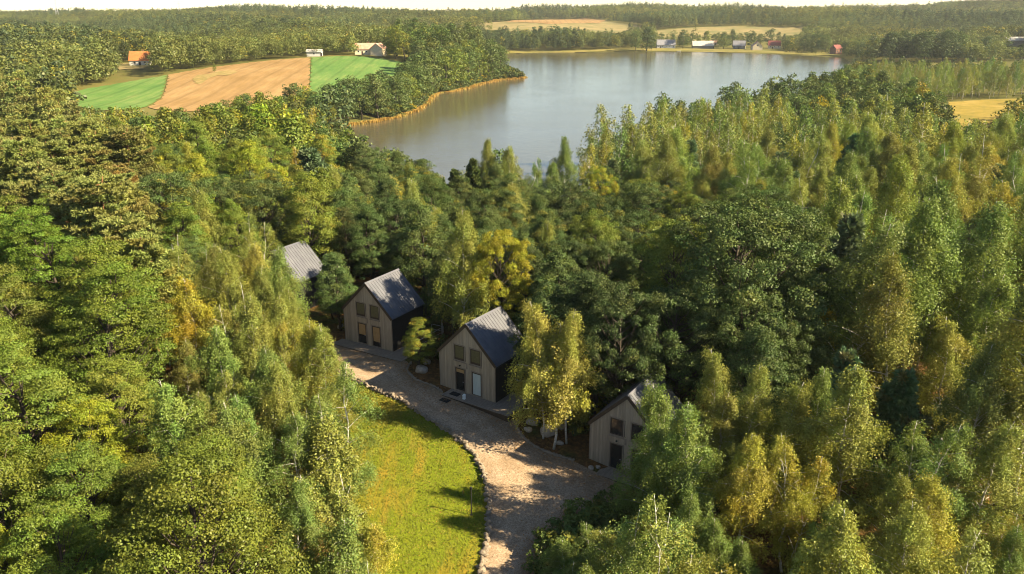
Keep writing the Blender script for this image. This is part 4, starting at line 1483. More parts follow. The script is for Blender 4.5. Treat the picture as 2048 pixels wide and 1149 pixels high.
# ------------------------------------------------------------------ the rest of the woods, region by region (outlines in the photograph)
REGION = [   # name used in the labels, outline, [(species, tint, weight, height, alpha)], spacing
    ('beech wood', [(-60, 400), (110, 410), (190, 540), (245, 700), (260, 800), (390, 860), (480, 940), (580, 1010), (600, 1220), (-60, 1220)],
     [('beech', 'beech', 5, 14, -.1), ('beech', 'beech_yellow', 2.5, 14, -.1), ('beech', 'lime', 1.5, 13, -.1)], .98),
    ('left pine wood', [(-60, 165), (120, 195), (260, 300), (320, 430), (300, 520), (200, 540), (110, 410), (-60, 400)],
     [('pine', 'pine', 5, 16, .1), ('birch', 'birch', 2, 13, .2), ('alder', 'maple', 2, 13, .1)], 1.0),
    ('left maple wood', [(100, 170), (660, 180), (660, 330), (640, 500), (430, 400), (320, 480), (270, 300)],
     [('alder', 'maple', 5, 14, .1), ('alder', 'lime', 1.2, 14, .08), ('oak', 'alder', 2, 13, .04), ('birch', 'birch_gold', .8, 14, .35), ('oak', 'oak', 2, 13, .04)], 1.0),
    ('grove left of the lawn', [(240, 400), (420, 380), (560, 470), (690, 660), (720, 760), (730, 900), (720, 1220), (590, 1220), (570, 1000), (480, 930), (390, 850), (300, 800), (300, 690), (240, 640)],
     [('birch', 'birch', 5, 11.5, .08), ('birch', 'birch_green', 4, 11, .03), ('birch', 'birch_gold', .8, 11, .3)], 1.1),
    ('wood behind the cabins', [(640, 240), (1060, 330), (1060, 470), (1040, 620), (860, 620), (700, 560), (630, 480)],
     [('alder', 'alder', 5, 12.5, .03), ('alder', 'oak', 3, 12, .04), ('oak', 'oak', 2, 12, .04), ('birch', 'birch', 1.4, 13, .2), ('young_pine', 'alder', 1, 11, 0)], 1.0),
    ('oak wood', [(1040, 420), (1220, 330), (1420, 360), (1600, 380), (1660, 480), (1660, 640), (1640, 700), (1400, 700), (1290, 750), (1180, 850), (1040, 620)],
     [('oak', 'oak', 5, 13, .03), ('oak', 'dark', 3, 12.5, .02), ('alder', 'oak', 2, 12, .04)], 1.0),
    ('alders by the lake', [(1280, 170), (1560, 130), (1700, 140), (1880, 180), (1900, 250), (1800, 240), (1640, 230), (1440, 210), (1290, 240)],
     [('oak', 'alder', 4, 13, .03), ('alder', 'alder', 4, 14, .04), ('alder', 'maple', 2, 13, .1)], 1.05),
    ('right birch wood', [(1120, 250), (1330, 180), (1500, 190), (1640, 230), (1800, 240), (1920, 240), (2100, 210), (2100, 820), (1700, 700), (1660, 640), (1660, 480), (1600, 380), (1420, 360), (1220, 330)],
     [('birch', 'birch', 5, 17, .0), ('birch', 'birch_gold', .7, 16.5, .10), ('birch', 'birch_green', 4.5, 16.5, -.05), ('young_pine', 'blue', .9, 14, 0), ('alder', 'oak', .7, 12, .02)], 1.12),
    ('birchwood below the cabins', [(1280, 760), (1420, 690), (1640, 690), (1760, 700), (2100, 800), (2100, 1250), (1100, 1250), (1100, 1090), (1180, 1030), (1290, 960)],
     [('birch', 'birch', 5, 10.5, .03), ('birch', 'birch_gold', .9, 10, .15), ('birch', 'birch_green', 4.5, 10.5, .0)], 1.18),
    ('peninsula wood', [(600, 150), (820, 62), (1000, 50), (1020, 150), (880, 170), (860, 200), (690, 235), (640, 238), (600, 230)],
     [('oak', 'alder', 5, 19, .03), ('alder', 'alder', 3, 20, .03), ('oak', 'maple', 1.5, 17, .12)], .8),
    ('plantation', [(1680, 122), (2100, 110), (2100, 196), (1895, 202), (1760, 180), (1690, 160)],
     [('birch', 'birch_green', 5, 13.5, .03), ('birch', 'birch', 4, 13, .05)], 1.1),
]
REGION = [(a, np.array(b, float), c, d) for a, b, c, d in REGION]
CLEARP = [np.array(q, float) for q in CLEAR]
rg = np.random.default_rng(11)
WALLPOLY = np.concatenate([drive_l, drive_r[::-1]])
LAWNPOLY = np.concatenate([lawn_l[40:], lawn_r[40:][::-1]])
CAB = [np.array([on_cabin(k, u, v) for u, v in ((-3.6, -1.8), (5.4 if k != 'cabin_a' else 3.6, -1.8), (5.4 if k != 'cabin_a' else 3.6, 5.8), (-3.6, 5.8))]) for k in CABINS]


def scatter_woods():
    cand = []
    y = 20.0
    while y < 640:
        st = 1.5 if y < 130 else 2.1
        xs = np.arange(-.70 * y - 10, .70 * y + 10, st)
        cand.append(np.stack([xs + rg.uniform(-.7, .7, len(xs)) * st, y + rg.uniform(-.7, .7, len(xs)) * st], 1))
        y += st
    P = np.concatenate(cand)
    z = terrain(P[:, 0], P[:, 1])
    ok = poly_sd(P[:, 0], P[:, 1], LAKE) > 2.5
    for poly in [WALLPOLY, LAWNPOLY] + CAB:
        ok &= poly_sd(P[:, 0], P[:, 1], poly) > 1.2
    for poly in FIELDS:
        ok &= poly_sd(P[:, 0], P[:, 1], poly) > 3
    ax_, ay_ = P[:, 0] + 23.5, P[:, 1] - 86.0        # the gap through which the sun reaches the farthest cabin's roof
    al_, ac_ = ax_ * .97 - ay_ * .24, ax_ * .24 + ay_ * .97
    ok &= ~((al_ > 0) & (al_ < 17) & (np.abs(ac_) < 3.8))
    P, z = P[ok], z[ok]
    order = rg.permutation(len(P))
    P, z = P[order], z[order]
    px, py = project(np.c_[P, z + 11.5])
    reg = -np.ones(len(P), int)
    for k, (nm, poly, sp, gap) in enumerate(REGION):
        reg[(reg < 0) & in_poly(px, py, poly)] = k
    # the peninsula and the plantation keep to their own ground
    pen = [i for i, q in enumerate(REGION) if q[0] == 'peninsula wood'][0]
    pla = [i for i, q in enumerate(REGION) if q[0] == 'plantation'][0]
    reg[(reg == pen) & (P[:, 1] < 285)] = -1
    reg[(reg == pla) & (P[:, 1] < 330)] = -1
    reg[(reg != pen) & (P[:, 1] > 430)] = -1
    reg[(reg == pla) & (P[:, 1] > 430)] = -1
    k = reg >= 0
    P, z, reg = P[k], z[k], reg[k]
    pick, hts, rad, tin, alp = [], [], [], [], []
    for i in range(len(P)):
        nm, poly, sp, gap = REGION[reg[i]]
        w_ = np.array([s[2] for s in sp])
        s = sp[rg.choice(len(sp), p=w_ / w_.sum())]
        h = s[3] * rg.uniform(.68, 1.16)
        if REGION[reg[i]][0] == 'peninsula wood':
            h *= 1.05
        pick.append(s)
        hts.append(h)
        rad.append(crown_radius(s[0]) * h / HEIGHT[s[0]])
        t = np.array(TINT[s[1]]) * rg.uniform(.82, 1.18) * rg.normal(1, .06, 3)
        tin.append(t)
        alp.append(np.clip(s[4] * 1.5 + rg.normal() * .09 + (rg.random() < .06) * .3 * (s[0] != 'beech'), 0, .8))
    hts, rad = np.array(hts), np.array(rad)
    # crowns must not cover what the photograph shows clear
    wd = np.array([WIDTH[s[0]] for s in pick]) * hts / np.array([HEIGHT[s[0]] for s in pick])
    ok = np.ones(len(P), bool)
    behind = {3: 86, 4: 76, 5: 66, 6: 57}              # cabins: trees farther away may stand behind them
    bx, by = project(np.c_[P, z + hts * .1])
    tx, ty = project(np.c_[P, z + hts])
    dep = P[:, 1] * CP - (z + hts / 2 - ZC) * SP
    for j, poly in enumerate(CLEARP):
        hit = np.zeros(len(P), bool)
        for f, wf in ((1.0, 0), (.8, -.36), (.8, .36), (.55, -.46), (.55, .46), (.35, -.4), (.35, .4), (.35, 0), (.6, 0)):
            qx, qy = project(np.c_[P[:, 0] + wf * wd, P[:, 1], z + hts * f])
            hit |= in_poly(qx, qy, poly)
        if j in behind:
            hit &= P[:, 1] < behind[j]
        for vx, vy in np.r_[resample(np.r_[poly, poly[:1]], 16), poly.mean(0)[None]]:
            if j in behind:
                vx, vy = poly.mean(0) + (np.array([vx, vy]) - poly.mean(0)) * .85
                hit |= (((vx - (bx + tx) / 2) / (FPX * wd / 2 / dep)) ** 2 + ((vy - (by + ty) / 2) / ((by - ty) / 2)) ** 2 < 1) & (P[:, 1] < behind[j])
        ok &= ~hit
    xs = [q[0] for q in PLACED]
    ys = [q[1] for q in PLACED]
    rs = [q[4] for q in PLACED]
    X, Y_, Rr = np.array(xs + [0] * 6000, float), np.array(ys + [0] * 6000, float), np.array(rs + [0] * 6000, float)
    n = len(xs)
    for i in np.flatnonzero(ok):
        gap = REGION[reg[i]][3] * (1.0 if P[i, 1] < 140 else 1.12 if P[i, 1] < 260 else 1.3)
        if ((X[:n] - P[i, 0]) ** 2 + (Y_[:n] - P[i, 1]) ** 2 < ((Rr[:n] + rad[i]) * gap * .92) ** 2).any():
            continue
        X[n], Y_[n], Rr[n] = P[i, 0], P[i, 1], rad[i]
        n += 1
        s = pick[i]
        PLACED.append((P[i, 0], P[i, 1], z[i], hts[i], rad[i], s[0], rg.integers(60), tuple(tin[i]), alp[i], rg.uniform(0, 6.28), reg[i], 1.0))
        if n >= len(X) - 1:
            break


scatter_woods()

# drop what the picture shows nothing of: a coarse front-to-back cover test of the crowns
def visible(trees):
    Wg, Hg = 512, 288
    cover = np.zeros((Hg, Wg), np.float32)
    order = sorted(range(len(trees)), key=lambda i: trees[i][1])
    seen = np.zeros(len(trees))
    yy, xx = np.mgrid[0:Hg, 0:Wg]
    for i in order:
        x, y, z, h, r_, sp = trees[i][:6]
        wd = WIDTH[sp] * h / HEIGHT[sp] * trees[i][11]
        x0, y0 = project(np.array([x, y, z + h * (.12 if sp != 'pine' else .35)]))
        x1, y1 = project(np.array([x, y, z + h]))
        d = y * CP - (z + h / 2 - ZC) * SP
        hw = FPX * wd / 2 / d / 4
        cx, cy_, hh = (x0 + x1) / 8, (y0 + y1) / 8, max(.8, abs(y0 - y1) / 8)
        a0, a1 = int(max(0, cx - hw)), int(min(Wg, cx + hw + 2))
        b0, b1 = int(max(0, cy_ - hh)), int(min(Hg, cy_ + hh + 2))
        if a0 >= a1 or b0 >= b1:
            continue
        e = ((xx[b0:b1, a0:a1] - cx) / max(hw, .8)) ** 2 + ((yy[b0:b1, a0:a1] - cy_) / hh) ** 2 < 1
        sub = cover[b0:b1, a0:a1]
        seen[i] = ((1 - sub) * e).sum() / max(1, (WIDTH[sp] * .03))
        sub[e] = 1 - (1 - sub[e]) * (.22 if 'birch' not in sp else .35)
    return seen


SEEN = visible(PLACED)

SPNAME = {'birch': 'birch_tree', 'thin_birch': 'birch_tree', 'beech': 'beech_tree', 'oak': 'oak_tree', 'alder': 'alder_tree', 'pine': 'pine_tree', 'young_pine': 'pine_tree', 'bush': 'bush'}
CATNAME = {'birch': 'birch', 'thin_birch': 'birch', 'beech': 'beech', 'oak': 'oak', 'alder': 'alder', 'pine': 'pine', 'young_pine': 'pine', 'bush': 'bush'}
ORD = ['first', 'second', 'third', 'fourth', 'fifth', 'sixth', 'seventh', 'eighth', 'ninth', 'tenth', 'eleventh', 'twelfth', 'thirteenth', 'fourteenth', 'fifteenth', 'sixteenth', 'seventeenth', 'eighteenth', 'nineteenth', 'twentieth']


def adjective(sp, tint, alpha):
    if alpha > .5:
        return 'golden'
    if alpha > .3:
        return 'yellowing'
    r_, g, b = tint
    if sp in ('pine', 'young_pine'):
        return 'blue green' if b > .05 else 'olive'
    lum = r_ * .3 + g * .6
    if lum < .075:
        return 'dark green'
    if r_ > g * .95:
        return 'olive'
    return 'bright green' if lum > .13 else 'green'


def put_tree(q, label, group, pair=None):
    x, y, z, h, rad, sp, var, tint, alpha, rot, _, wide = q
    far = y > 150
    key = {'birch': 'birch_far', 'beech': 'round_far', 'oak': 'round_far', 'alder': 'alder_far', 'pine': 'pine_far'}.get(sp, sp) if far else sp
    md = MODELS[key]
    tm, cm, H0 = md[int(var) % len(md)]
    nm, ct = SPNAME[sp], CATNAME[sp]
    if sp in ('oak', 'alder') and 'row of' not in label:
        kinds_ = [w_ for w_ in label.replace(',', '').split() if w_ in ('tree', 'oak', 'maple', 'alder')]
        if kinds_ and kinds_[0] != 'tree':
            nm, ct = kinds_[0] + '_tree', kinds_[0]
    e = thing(nm, label, ct, (x, y, z - .1), rot, group)
    s = h / H0
    e.scale = (s * wide, s * wide, s)
    link('trunk', tm, e)
    c = link('crown', cm, e)
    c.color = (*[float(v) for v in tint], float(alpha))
    return e


keep = [i for i in range(len(PLACED)) if SEEN[i] > (2.0 if 'birch' in PLACED[i][5] else 3.2) or isinstance(PLACED[i][10], str)]
# about 300 birches that show largest stay single; the rest of them form one object below
birches = sorted((i for i in keep if 'birch' in PLACED[i][5] and not isinstance(PLACED[i][10], str)), key=lambda i: -PLACED[i][3] / PLACED[i][1] * min(1, SEEN[i] / 12))
n_hero = sum(1 for i in keep if 'birch' in PLACED[i][5] and isinstance(PLACED[i][10], str))
REST = birches[300 - n_hero:]
rest_set = set(REST)
keep = [i for i in keep if i not in rest_set]
stands = {}
for i in keep:
    q = PLACED[i]
    if isinstance(q[10], str):
        put_tree(q, q[10], 'single trees that stand out of the woods')
    else:
        stands.setdefault(int(q[10]), []).append(q)
for k, L in stands.items():
    nm = REGION[k][0]
    L.sort(key=lambda q: q[1])
    per = 14
    nrow = max(1, math.ceil(len(L) / per))
    for r_ in range(nrow):
        row = sorted(L[r_ * len(L) // nrow:(r_ + 1) * len(L) // nrow], key=lambda q: q[0] / q[1])
        rname = 'nearest' if r_ == 0 else 'farthest' if r_ == nrow - 1 else ORD[r_] if r_ < 20 else ORD[r_ - 20] + ' further'
        for j, q in enumerate(row):
            pos = 'leftmost' if j == 0 else 'rightmost' if j == len(row) - 1 else ORD[j] + ' from left'
            if nrow == 1:
                lab = f'{adjective(q[5], q[7], q[8])} {CATNAME[q[5]]}, {pos} in the {nm}'
            else:
                lab = f'{adjective(q[5], q[7], q[8])} {CATNAME[q[5]]}, {pos} in {rname} row of the {nm}'
            put_tree(q, lab, 'trees of the ' + nm)
print('trees placed', len(PLACED), 'kept', len(keep), {REGION[k][0]: len(v) for k, v in stands.items()})

for k, (bx, by, h) in enumerate(((1088, 1142, 1.6), (1100, 1112, 2.0), (1122, 1092, 1.8), (1142, 1068, 1.5), (1165, 1052, 1.9), (1195, 1036, 1.6), (1222, 1024, 1.8), (1130, 1130, 2.4), (1160, 1100, 2.2), (1192, 1076, 2.4), (1228, 1058, 2.2))):
    q = on_ground(bx, by)
    put_tree((q[0], q[1], q[2], h, 1, 'bush', k, tuple(np.array(TINT['birch_green']) * (.62 + .05 * (k % 5))), .1, k * 1.3, '', 1.0),
             'low green bush along the lower right edge of the gravel, ' + ORD[k] + ' from the bottom' if k < 7 else 'low green bush behind the gravel edge bushes, ' + ORD[k - 7] + ' from the bottom', 'bushes at the gravel edge')

# ------------------------------------------------------------------ bare trees
def bare_tree(name, label, px, py, h, material, seed, whorled):
    r = np.random.default_rng(seed)
    q = on_ground(px, py)
    t = thing(name, label, 'tree', q)
    path, _ = stem_path(r, h, .035)
    MB().tube(path, np.linspace((.012 if whorled else .007) * h, .010, len(path)), 7).build('trunk', material, t, True)
    b = MB()
    for k in range(26 if whorled else 16):
        u = .15 + .8 * k / (26 if whorled else 16)
        p0 = along(path, u)
        az = k * 2.2
        L = h * (.16 if whorled else .22) * (1.1 - u) * r.uniform(.8, 1.5)
        d = np.array([math.cos(az), math.sin(az), .05 if whorled else .8])
        tip = p0 + d * L
        b.tube([p0, (p0 + tip) / 2 + r.normal(size=3) * .05, tip], [.028, .018, .006] if whorled else [.014, .010, .004], 5)
    b.build('branch', material, t, True)


bare_tree('dead_spruce', 'dead leafless conifer with short side branches standing on orange ground at the bottom edge', 1515, 1120, 6.5, M['dead_wood'], 3, True)
bare_tree('bare_birch', 'bare white birch stem leaning over the lawn corner at the bottom edge', 705, 1150, 7, M['birch_bark'], 4, False)

# ------------------------------------------------------------------ far trees one can tell apart round the village
def far_tree(px, top, base, sp, tint, label, wide=1.0):
    q = on_ground(px, base)
    d = q[1] * CP - (q[2] - ZC) * SP
    h = (base - top) * d / FPX
    e = (q[0], q[1], q[2], h, 1, sp, random.randrange(60), TINT[tint], .05, random.uniform(0, 6.28), label, wide)
    put_tree(e, label, 'trees round the lakeside village')


for a in ((1292, 58, 103, 'alder', 'dark', 'dark alder, second left of the white lakeside house', 1.3),
          (1270, 62, 104, 'oak', 'alder', 'dark oak, third left of the white lakeside house', .9),
          (1366, 62, 98, 'oak', 'dark', 'dark oak between the white house and the long grey barn', 1.0),
          (1384, 66, 95, 'oak', 'alder', 'oak behind the left end of the long grey barn', .8),
          (1410, 64, 90, 'alder', 'maple', 'pale green tree behind the long grey barn', 1.4),
          (1447, 64, 98, 'alder', 'alder', 'tree right of the long grey barn', 1.1),
          (1465, 62, 95, 'alder', 'dark', 'dark tree behind the grey village house', 1.0),
          (1502, 62, 99, 'alder', 'dark', 'dark tree between the grey house and the cream gable', 1.1),
          (1536, 58, 96, 'oak', 'dark', 'tall dark tree behind the red roofed village house', 1.0),
          (1567, 70, 98, 'alder', 'dark', 'pointed dark tree right of the red roofed village house', .9),
          (1585, 78, 100, 'alder', 'maple', 'small pale tree right of the pointed dark one', 1.0),
          (1607, 68, 104, 'oak', 'dark', 'first of the round dark trees on the village green', 1.0),
          (1630, 66, 106, 'oak', 'dark', 'middle round dark tree on the village green', 1.0),
          (1650, 70, 107, 'oak', 'alder', 'last of the round dark trees on the village green', .9),
          (1693, 85, 112, 'oak', 'dark', 'dark tree hiding half of the red walled house', 1.0),
          (1718, 84, 116, 'oak', 'dark', 'dark tree right of the red walled house', .9),
          (1748, 78, 119, 'oak', 'dark', 'dark tree left of the great dark grove', 1.0),
          (1780, 66, 122, 'oak', 'dark', 'leftmost tree of the great dark grove', 1.05),
          (1812, 62, 123, 'oak', 'dark', 'second tree of the great dark grove', 1.05),
          (1848, 60, 124, 'oak', 'dark', 'third and tallest tree of the great dark grove', 1.05),
          (1885, 62, 124, 'oak', 'dark', 'fourth tree of the great dark grove', 1.05),
          (1912, 66, 122, 'oak', 'alder', 'rightmost tree of the great dark grove', .9),
          (1965, 76, 118, 'oak', 'dark', 'wide dark tree before the pale roofed barn', 1.3),
          (2010, 84, 120, 'oak', 'dark', 'dark tree under the pale roofed barn', 1.2),
          (2045, 86, 122, 'oak', 'dark', 'dark tree at the edge below the pale roofed barn', 1.1),
          (1302, 66, 103, 'oak', 'dark', 'dark oak touching the left end of the white lakeside house', .8),
          (1322, 66, 88, 'oak', 'alder', 'tree behind the grey roof of the white lakeside house', .9),
          (1347, 70, 90, 'alder', 'alder', 'low tree behind the right end of the white lakeside house', 1.2),
          (1397, 70, 88, 'oak', 'maple', 'pale tree behind the middle of the weathered barn', .9),
          (1428, 68, 86, 'oak', 'alder', 'round tree above the small tiled house', .9),
          (1456, 72, 97, 'oak', 'dark', 'low dark tree left of the grey village house', .8),
          (1490, 66, 90, 'oak', 'alder', 'round tree behind the grey village house', .9),
          (1521, 68, 90, 'oak', 'alder', 'round tree behind the cream gable', .9),
          (1556, 66, 88, 'oak', 'dark', 'dark tree behind the right half of the red roof', .8),
          (1577, 72, 98, 'oak', 'alder', 'round tree between the pointed dark tree and the green', .8),
          (1595, 76, 102, 'oak', 'dark', 'dark tree just left of the round ones on the green', .7),
          (430, 128, 146, 'alder', 'maple', 'lone small tree on the fallow patch in the stubble field', .9)):
    far_tree(*a)

# ------------------------------------------------------------------ farmhouses
def house(px, py, length, depth, hw, hr, yaw, wall, roof, label, wins=3, chimney=True, name='house', cat='house', gable_win=True, door=True):
    q = on_ground(px, py)
    t = thing(name, label, cat, q, R(yaw), 'houses and barns in the distance')
    l2, d2 = length / 2, depth / 2
    # body: gables at both ends of the long axis (local x)
    b = MB()
    prof = [(-d2, -1), (d2, -1), (d2, hw), (0, hr), (-d2, hw)]
    vs = [(-l2, y, z) for y, z in prof] + [(l2, y, z) for y, z in prof]
    b.add(vs, [(4, 3, 2, 1, 0), (5, 6, 7, 8, 9)] + [(i, (i + 1) % 5, (i + 1) % 5 + 5, i + 5) for i in range(5)])
    b.build('wall', M[wall], t)
    k = (hr - hw) / d2
    for s in (-1, 1):
        e = (s * (d2 + .45), hw - .45 * k + .08)
        a = (0, hr + .08)
        vs = [(x, *p) for x in (-l2 - .35, l2 + .35) for p in (a, e, (e[0], e[1] + .22), (a[0], a[1] + .22))]
        rf = MB().add(vs, [(0, 1, 2, 3), (7, 6, 5, 4), (0, 4, 5, 1), (1, 5, 6, 2), (2, 6, 7, 3), (3, 7, 4, 0)]).build('roof', M[roof], t)
        if chimney and s == 1:
            MB().box(l2 * .25 - .35, l2 * .25 + .35, .3, 1.0, hr - .6, hr + 1.1).build('chimney', M['brick_wall'], rf)
    for i in range(wins):
        x = -l2 + length * (i + .5 + (.0 if door is False else 0)) / wins
        f = frame_bars(x - .6, x + .6, hw * .38, hw * .38 + 1.3, .12, -d2 - .06, -d2 - .005).build('window', M['white_lacquer'], t)
        MB().box(x - .48, x + .48, -d2 - .03, -d2 - .012, hw * .38 + .12, hw * .38 + 1.18).build('pane', M['glass'], f)
    if door:
        x = -l2 + length / max(1, wins)
        MB().box(x - .5, x + .5, -d2 - .07, -d2 - .004, 0, 2.1).build('door', M['dark_frame'], t)
    if gable_win:
        for s in (-1, 1):
            x0, x1 = sorted((s * (l2 + .004), s * (l2 + .05)))
            MB().box(x0, x1, -.55, .55, hw + .2, hw + 1.5).build('window', M['glass'], t)
    return t


house(284, 131, 11.5, 8.4, 3.2, 7.8, 10, 'white_wall', 'orange_tile', 'white house with a bright orange tiled roof alone at the wood edge', 2)
house(630, 112.5, 9, 6, 2.6, 3.8, 3, 'white_wall', 'pale_roof', 'low white shed at the top of the stubble field', 1, False, 'shed', 'shed', False)
house(732, 109, 14, 8, 3.4, 6.6, 12, 'cream_wall', 'faded_tile', 'farmhouse with a faded pink tiled roof above the green field', 3)
house(758, 111, 10, 7.6, 4.4, 7.2, 80, 'cream_wall', 'faded_tile', 'cream barn turning its blank gable to the green field', 0, False, 'barn', 'barn', False, False)
house(696, 103, 9, 6, 2.8, 5, 15, 'cream_wall', 'faded_tile', 'small outbuilding half hidden by trees left of the farmhouse', 1, False, 'shed', 'shed', False)
house(1331, 96.5, 20, 9, 3.6, 8.6, -3, 'white_wall', 'grey_tile', 'long white house with a dark grey roof on the far shore', 5)
house(1405, 97, 23, 9, 3.0, 7.6, -4, 'grey_wall', 'pale_roof', 'long weathered barn with a pale grey roof on the far shore', 0, False, 'barn', 'barn', False)
house(1430, 90, 11, 7, 2.6, 5, 0, 'cream_wall', 'faded_tile', 'small tiled house behind the long weathered barn', 2)
house(1478, 98, 13, 10, 3.4, 8.4, -18, 'grey_wall', 'grey_tile', 'grey village house with a steep grey roof', 2)
house(1513, 101, 10, 10, 4.4, 8.8, 84, 'cream_wall', 'faded_tile', 'cream house showing its gable to the lake', 2, True)
house(1548, 97.5, 13, 9, 3.6, 8.2, -12, 'cream_wall', 'red_tile', 'cream village house with a bright red roof', 3)
house(1671, 109, 9, 7, 5.5, 8.6, 30, 'brick_wall', 'red_tile', 'red walled house at the shore beside a dark tree', 2)
house(1730, 106, 10, 8, 4, 7.6, 5, 'cream_wall', 'red_tile', 'red roofed house peeping out left of the great dark grove', 2)
house(2040, 90, 30, 10, 4, 7, -2, 'grey_wall', 'pale_roof', 'long barn with a pale roof at the right edge', 0, False, 'barn', 'barn', False)

q = on_ground(1357, 105.5)
t = thing('rowing_boat', 'small white boat drawn up on the far shore', 'boat', (q[0], q[1], LAKE_Z + .5), R(20))
L = np.linspace(-1, 1, 9)
vs, fs = [], []
for i, u in enumerate(L):
    wv = .85 * (1 - abs(u) ** 2.4) + .04
    vs += [(u * 2.6, -wv, .55 + .12 * u * u), (u * 2.6, 0, -.05 + .3 * abs(u) ** 3), (u * 2.6, wv, .55 + .12 * u * u)]
for i in range(8):
    fs += [(3 * i, 3 * i + 1, 3 * i + 4, 3 * i + 3), (3 * i + 1, 3 * i + 2, 3 * i + 5, 3 * i + 4)]
MB().add(vs, fs).build('hull', M['white_lacquer'], t)
for xx in (-1, .6):
    MB().box(xx - .15, xx + .15, -.75, .75, .34, .39).build('seat', M['deck'], t)

# ------------------------------------------------------------------ pylons on the ridge
for px_, h, lab in ((113, 46, 'tall lattice power pylon on the ridge at the far left'), (359, 34, 'middle lattice power pylon on the ridge'), (477, 34, 'lattice power pylon on the ridge, right of the middle one')):
    d = ray(px_, 20)
    P = d / d[1] * 1560
    z = terrain(P[0], 1560).item()
    t = thing('power_pylon', lab, 'pylon', (P[0], 1560, z), R(20), 'power pylons on the ridge')
    lt = MB()
    hw = 3.2
    for sx in (-1, 1):
        for sy in (-1, 1):
            lt.tube([(sx * hw, sy * hw, 0), (sx * 1.0, sy * 1.0, h * .6), (sx * .35, sy * .35, h)], .16, 4)
    for k in range(9):
        z0, z1 = h * k / 9, h * (k + 1) / 9
        f = lambda z_: hw + (1.0 - hw) * min(1, z_ / (h * .6)) if z_ < h * .6 else 1 - .65 * (z_ - h * .6) / (h * .4)
        a, b = f(z0), f(z1)
        for s in (-1, 1):
            lt.tube([(-a, s * a, z0), (b, s * b, z1)], .08, 3).tube([(a, s * a, z0), (-b, s * b, z1)], .08, 3)
            lt.tube([(s * a, -a, z0), (s * b, b, z1)], .08, 3)
    lt.build('tower', M['grey_metal'], t)
    for k, wd in ((.68, 7), (.80, 9), (.92, 6)):
        MB().tube([(-wd, 0, h * k), (0, 0, h * k + .9), (wd, 0, h * k)], .16, 4).build('cross_arm', M['grey_metal'], t)

# ------------------------------------------------------------------ far woods, one object each, instanced on points
FAR_SRC = []
for s in range(5):
    mb, V, col = broadleaf(200 + s, 13, [7, 8, 6.2, 7.5, 5.4][s], .13, .04, 42, .75, .30, 85, cl=.125, narrow=[.1, .2, .5, .3, .6][s])
    FAR_SRC.append(bpy.data.objects.new('far_tree', quads_mesh('far_crown', V, col, M['far_leaf'])))
for s in range(2):
    mb, V, col = broadleaf(210 + s, 15, 4.6, .13, .06, 44, .6, .30, 80, cl=.085, narrow=.9)
    FAR_SRC.append(bpy.data.objects.new('far_conifer', quads_mesh('far_crown', V, col, M['far_leaf'])))
BUSH_SRC = []
for s in range(3):
    mb, V, col = broadleaf(220 + s, 1.5, 2.2, .4, .02, 22, .75, .17, 55, cl=.24)
    BUSH_SRC.append(bpy.data.objects.new('low_shrub', quads_mesh('shrub_crown', V, col, M['far_leaf'])))


def instanced(name, P, scale, rot, tint, kind, src, label):
    n = len(P)
    me = bpy.data.meshes.new(name)
    me.vertices.add(n)
    me.vertices.foreach_set('co', P.astype(np.float32).ravel())
    for nm, ty, fld, v in (('scale', 'FLOAT_VECTOR', 'vector', scale), ('turn', 'FLOAT_VECTOR', 'vector', rot), ('tint', 'FLOAT_COLOR', 'color', tint), ('model', 'INT', 'value', kind)):
        a = me.attributes.new(nm, ty, 'POINT')
        a.data.foreach_set(fld, np.ascontiguousarray(v, np.int32 if ty == 'INT' else np.float32).ravel())
    o = link(name, me)
    ng = bpy.data.node_groups.new(name, 'GeometryNodeTree')
    ng.interface.new_socket('Geometry', in_out='INPUT', socket_type='NodeSocketGeometry')
    ng.interface.new_socket('Geometry', in_out='OUTPUT', socket_type='NodeSocketGeometry')
    gi, go = ng.nodes.new('NodeGroupInput'), ng.nodes.new('NodeGroupOutput')
    jn = ng.nodes.new('GeometryNodeJoinGeometry')

    def attr(nm, ty):
        a = ng.nodes.new('GeometryNodeInputNamedAttribute')
        a.data_type = ty
        a.inputs['Name'].default_value = nm
        return a.outputs['Attribute']
    sc_a, tu_a, mo_a = attr('scale', 'FLOAT_VECTOR'), attr('turn', 'FLOAT_VECTOR'), attr('model', 'INT')
    e2r = ng.nodes.new('FunctionNodeEulerToRotation')
    ng.links.new(tu_a, e2r.inputs[0])
    for k, group_ in enumerate(src):
        cmpn = ng.nodes.new('FunctionNodeCompare')
        cmpn.data_type = 'INT'
        cmpn.operation = 'EQUAL'
        ng.links.new(mo_a, cmpn.inputs[2])
        cmpn.inputs[3].default_value = k
        for s in (group_ if isinstance(group_, list) else [group_]):
            oi = ng.nodes.new('GeometryNodeObjectInfo')
            oi.inputs['Object'].default_value = s
            oi.inputs['As Instance'].default_value = True
            ip = ng.nodes.new('GeometryNodeInstanceOnPoints')
            ng.links.new(gi.outputs[0], ip.inputs['Points'])
            ng.links.new(cmpn.outputs[0], ip.inputs['Selection'])
            ng.links.new(oi.outputs['Geometry'], ip.inputs['Instance'])
            ng.links.new(e2r.outputs[0], ip.inputs['Rotation'])
            ng.links.new(sc_a, ip.inputs['Scale'])
            ng.links.new(ip.outputs[0], jn.inputs[0])
    ng.links.new(jn.outputs[0], go.inputs[0])
    md = o.modifiers.new('instances', 'NODES')
    md.node_group = ng
    return stuff(o, label)


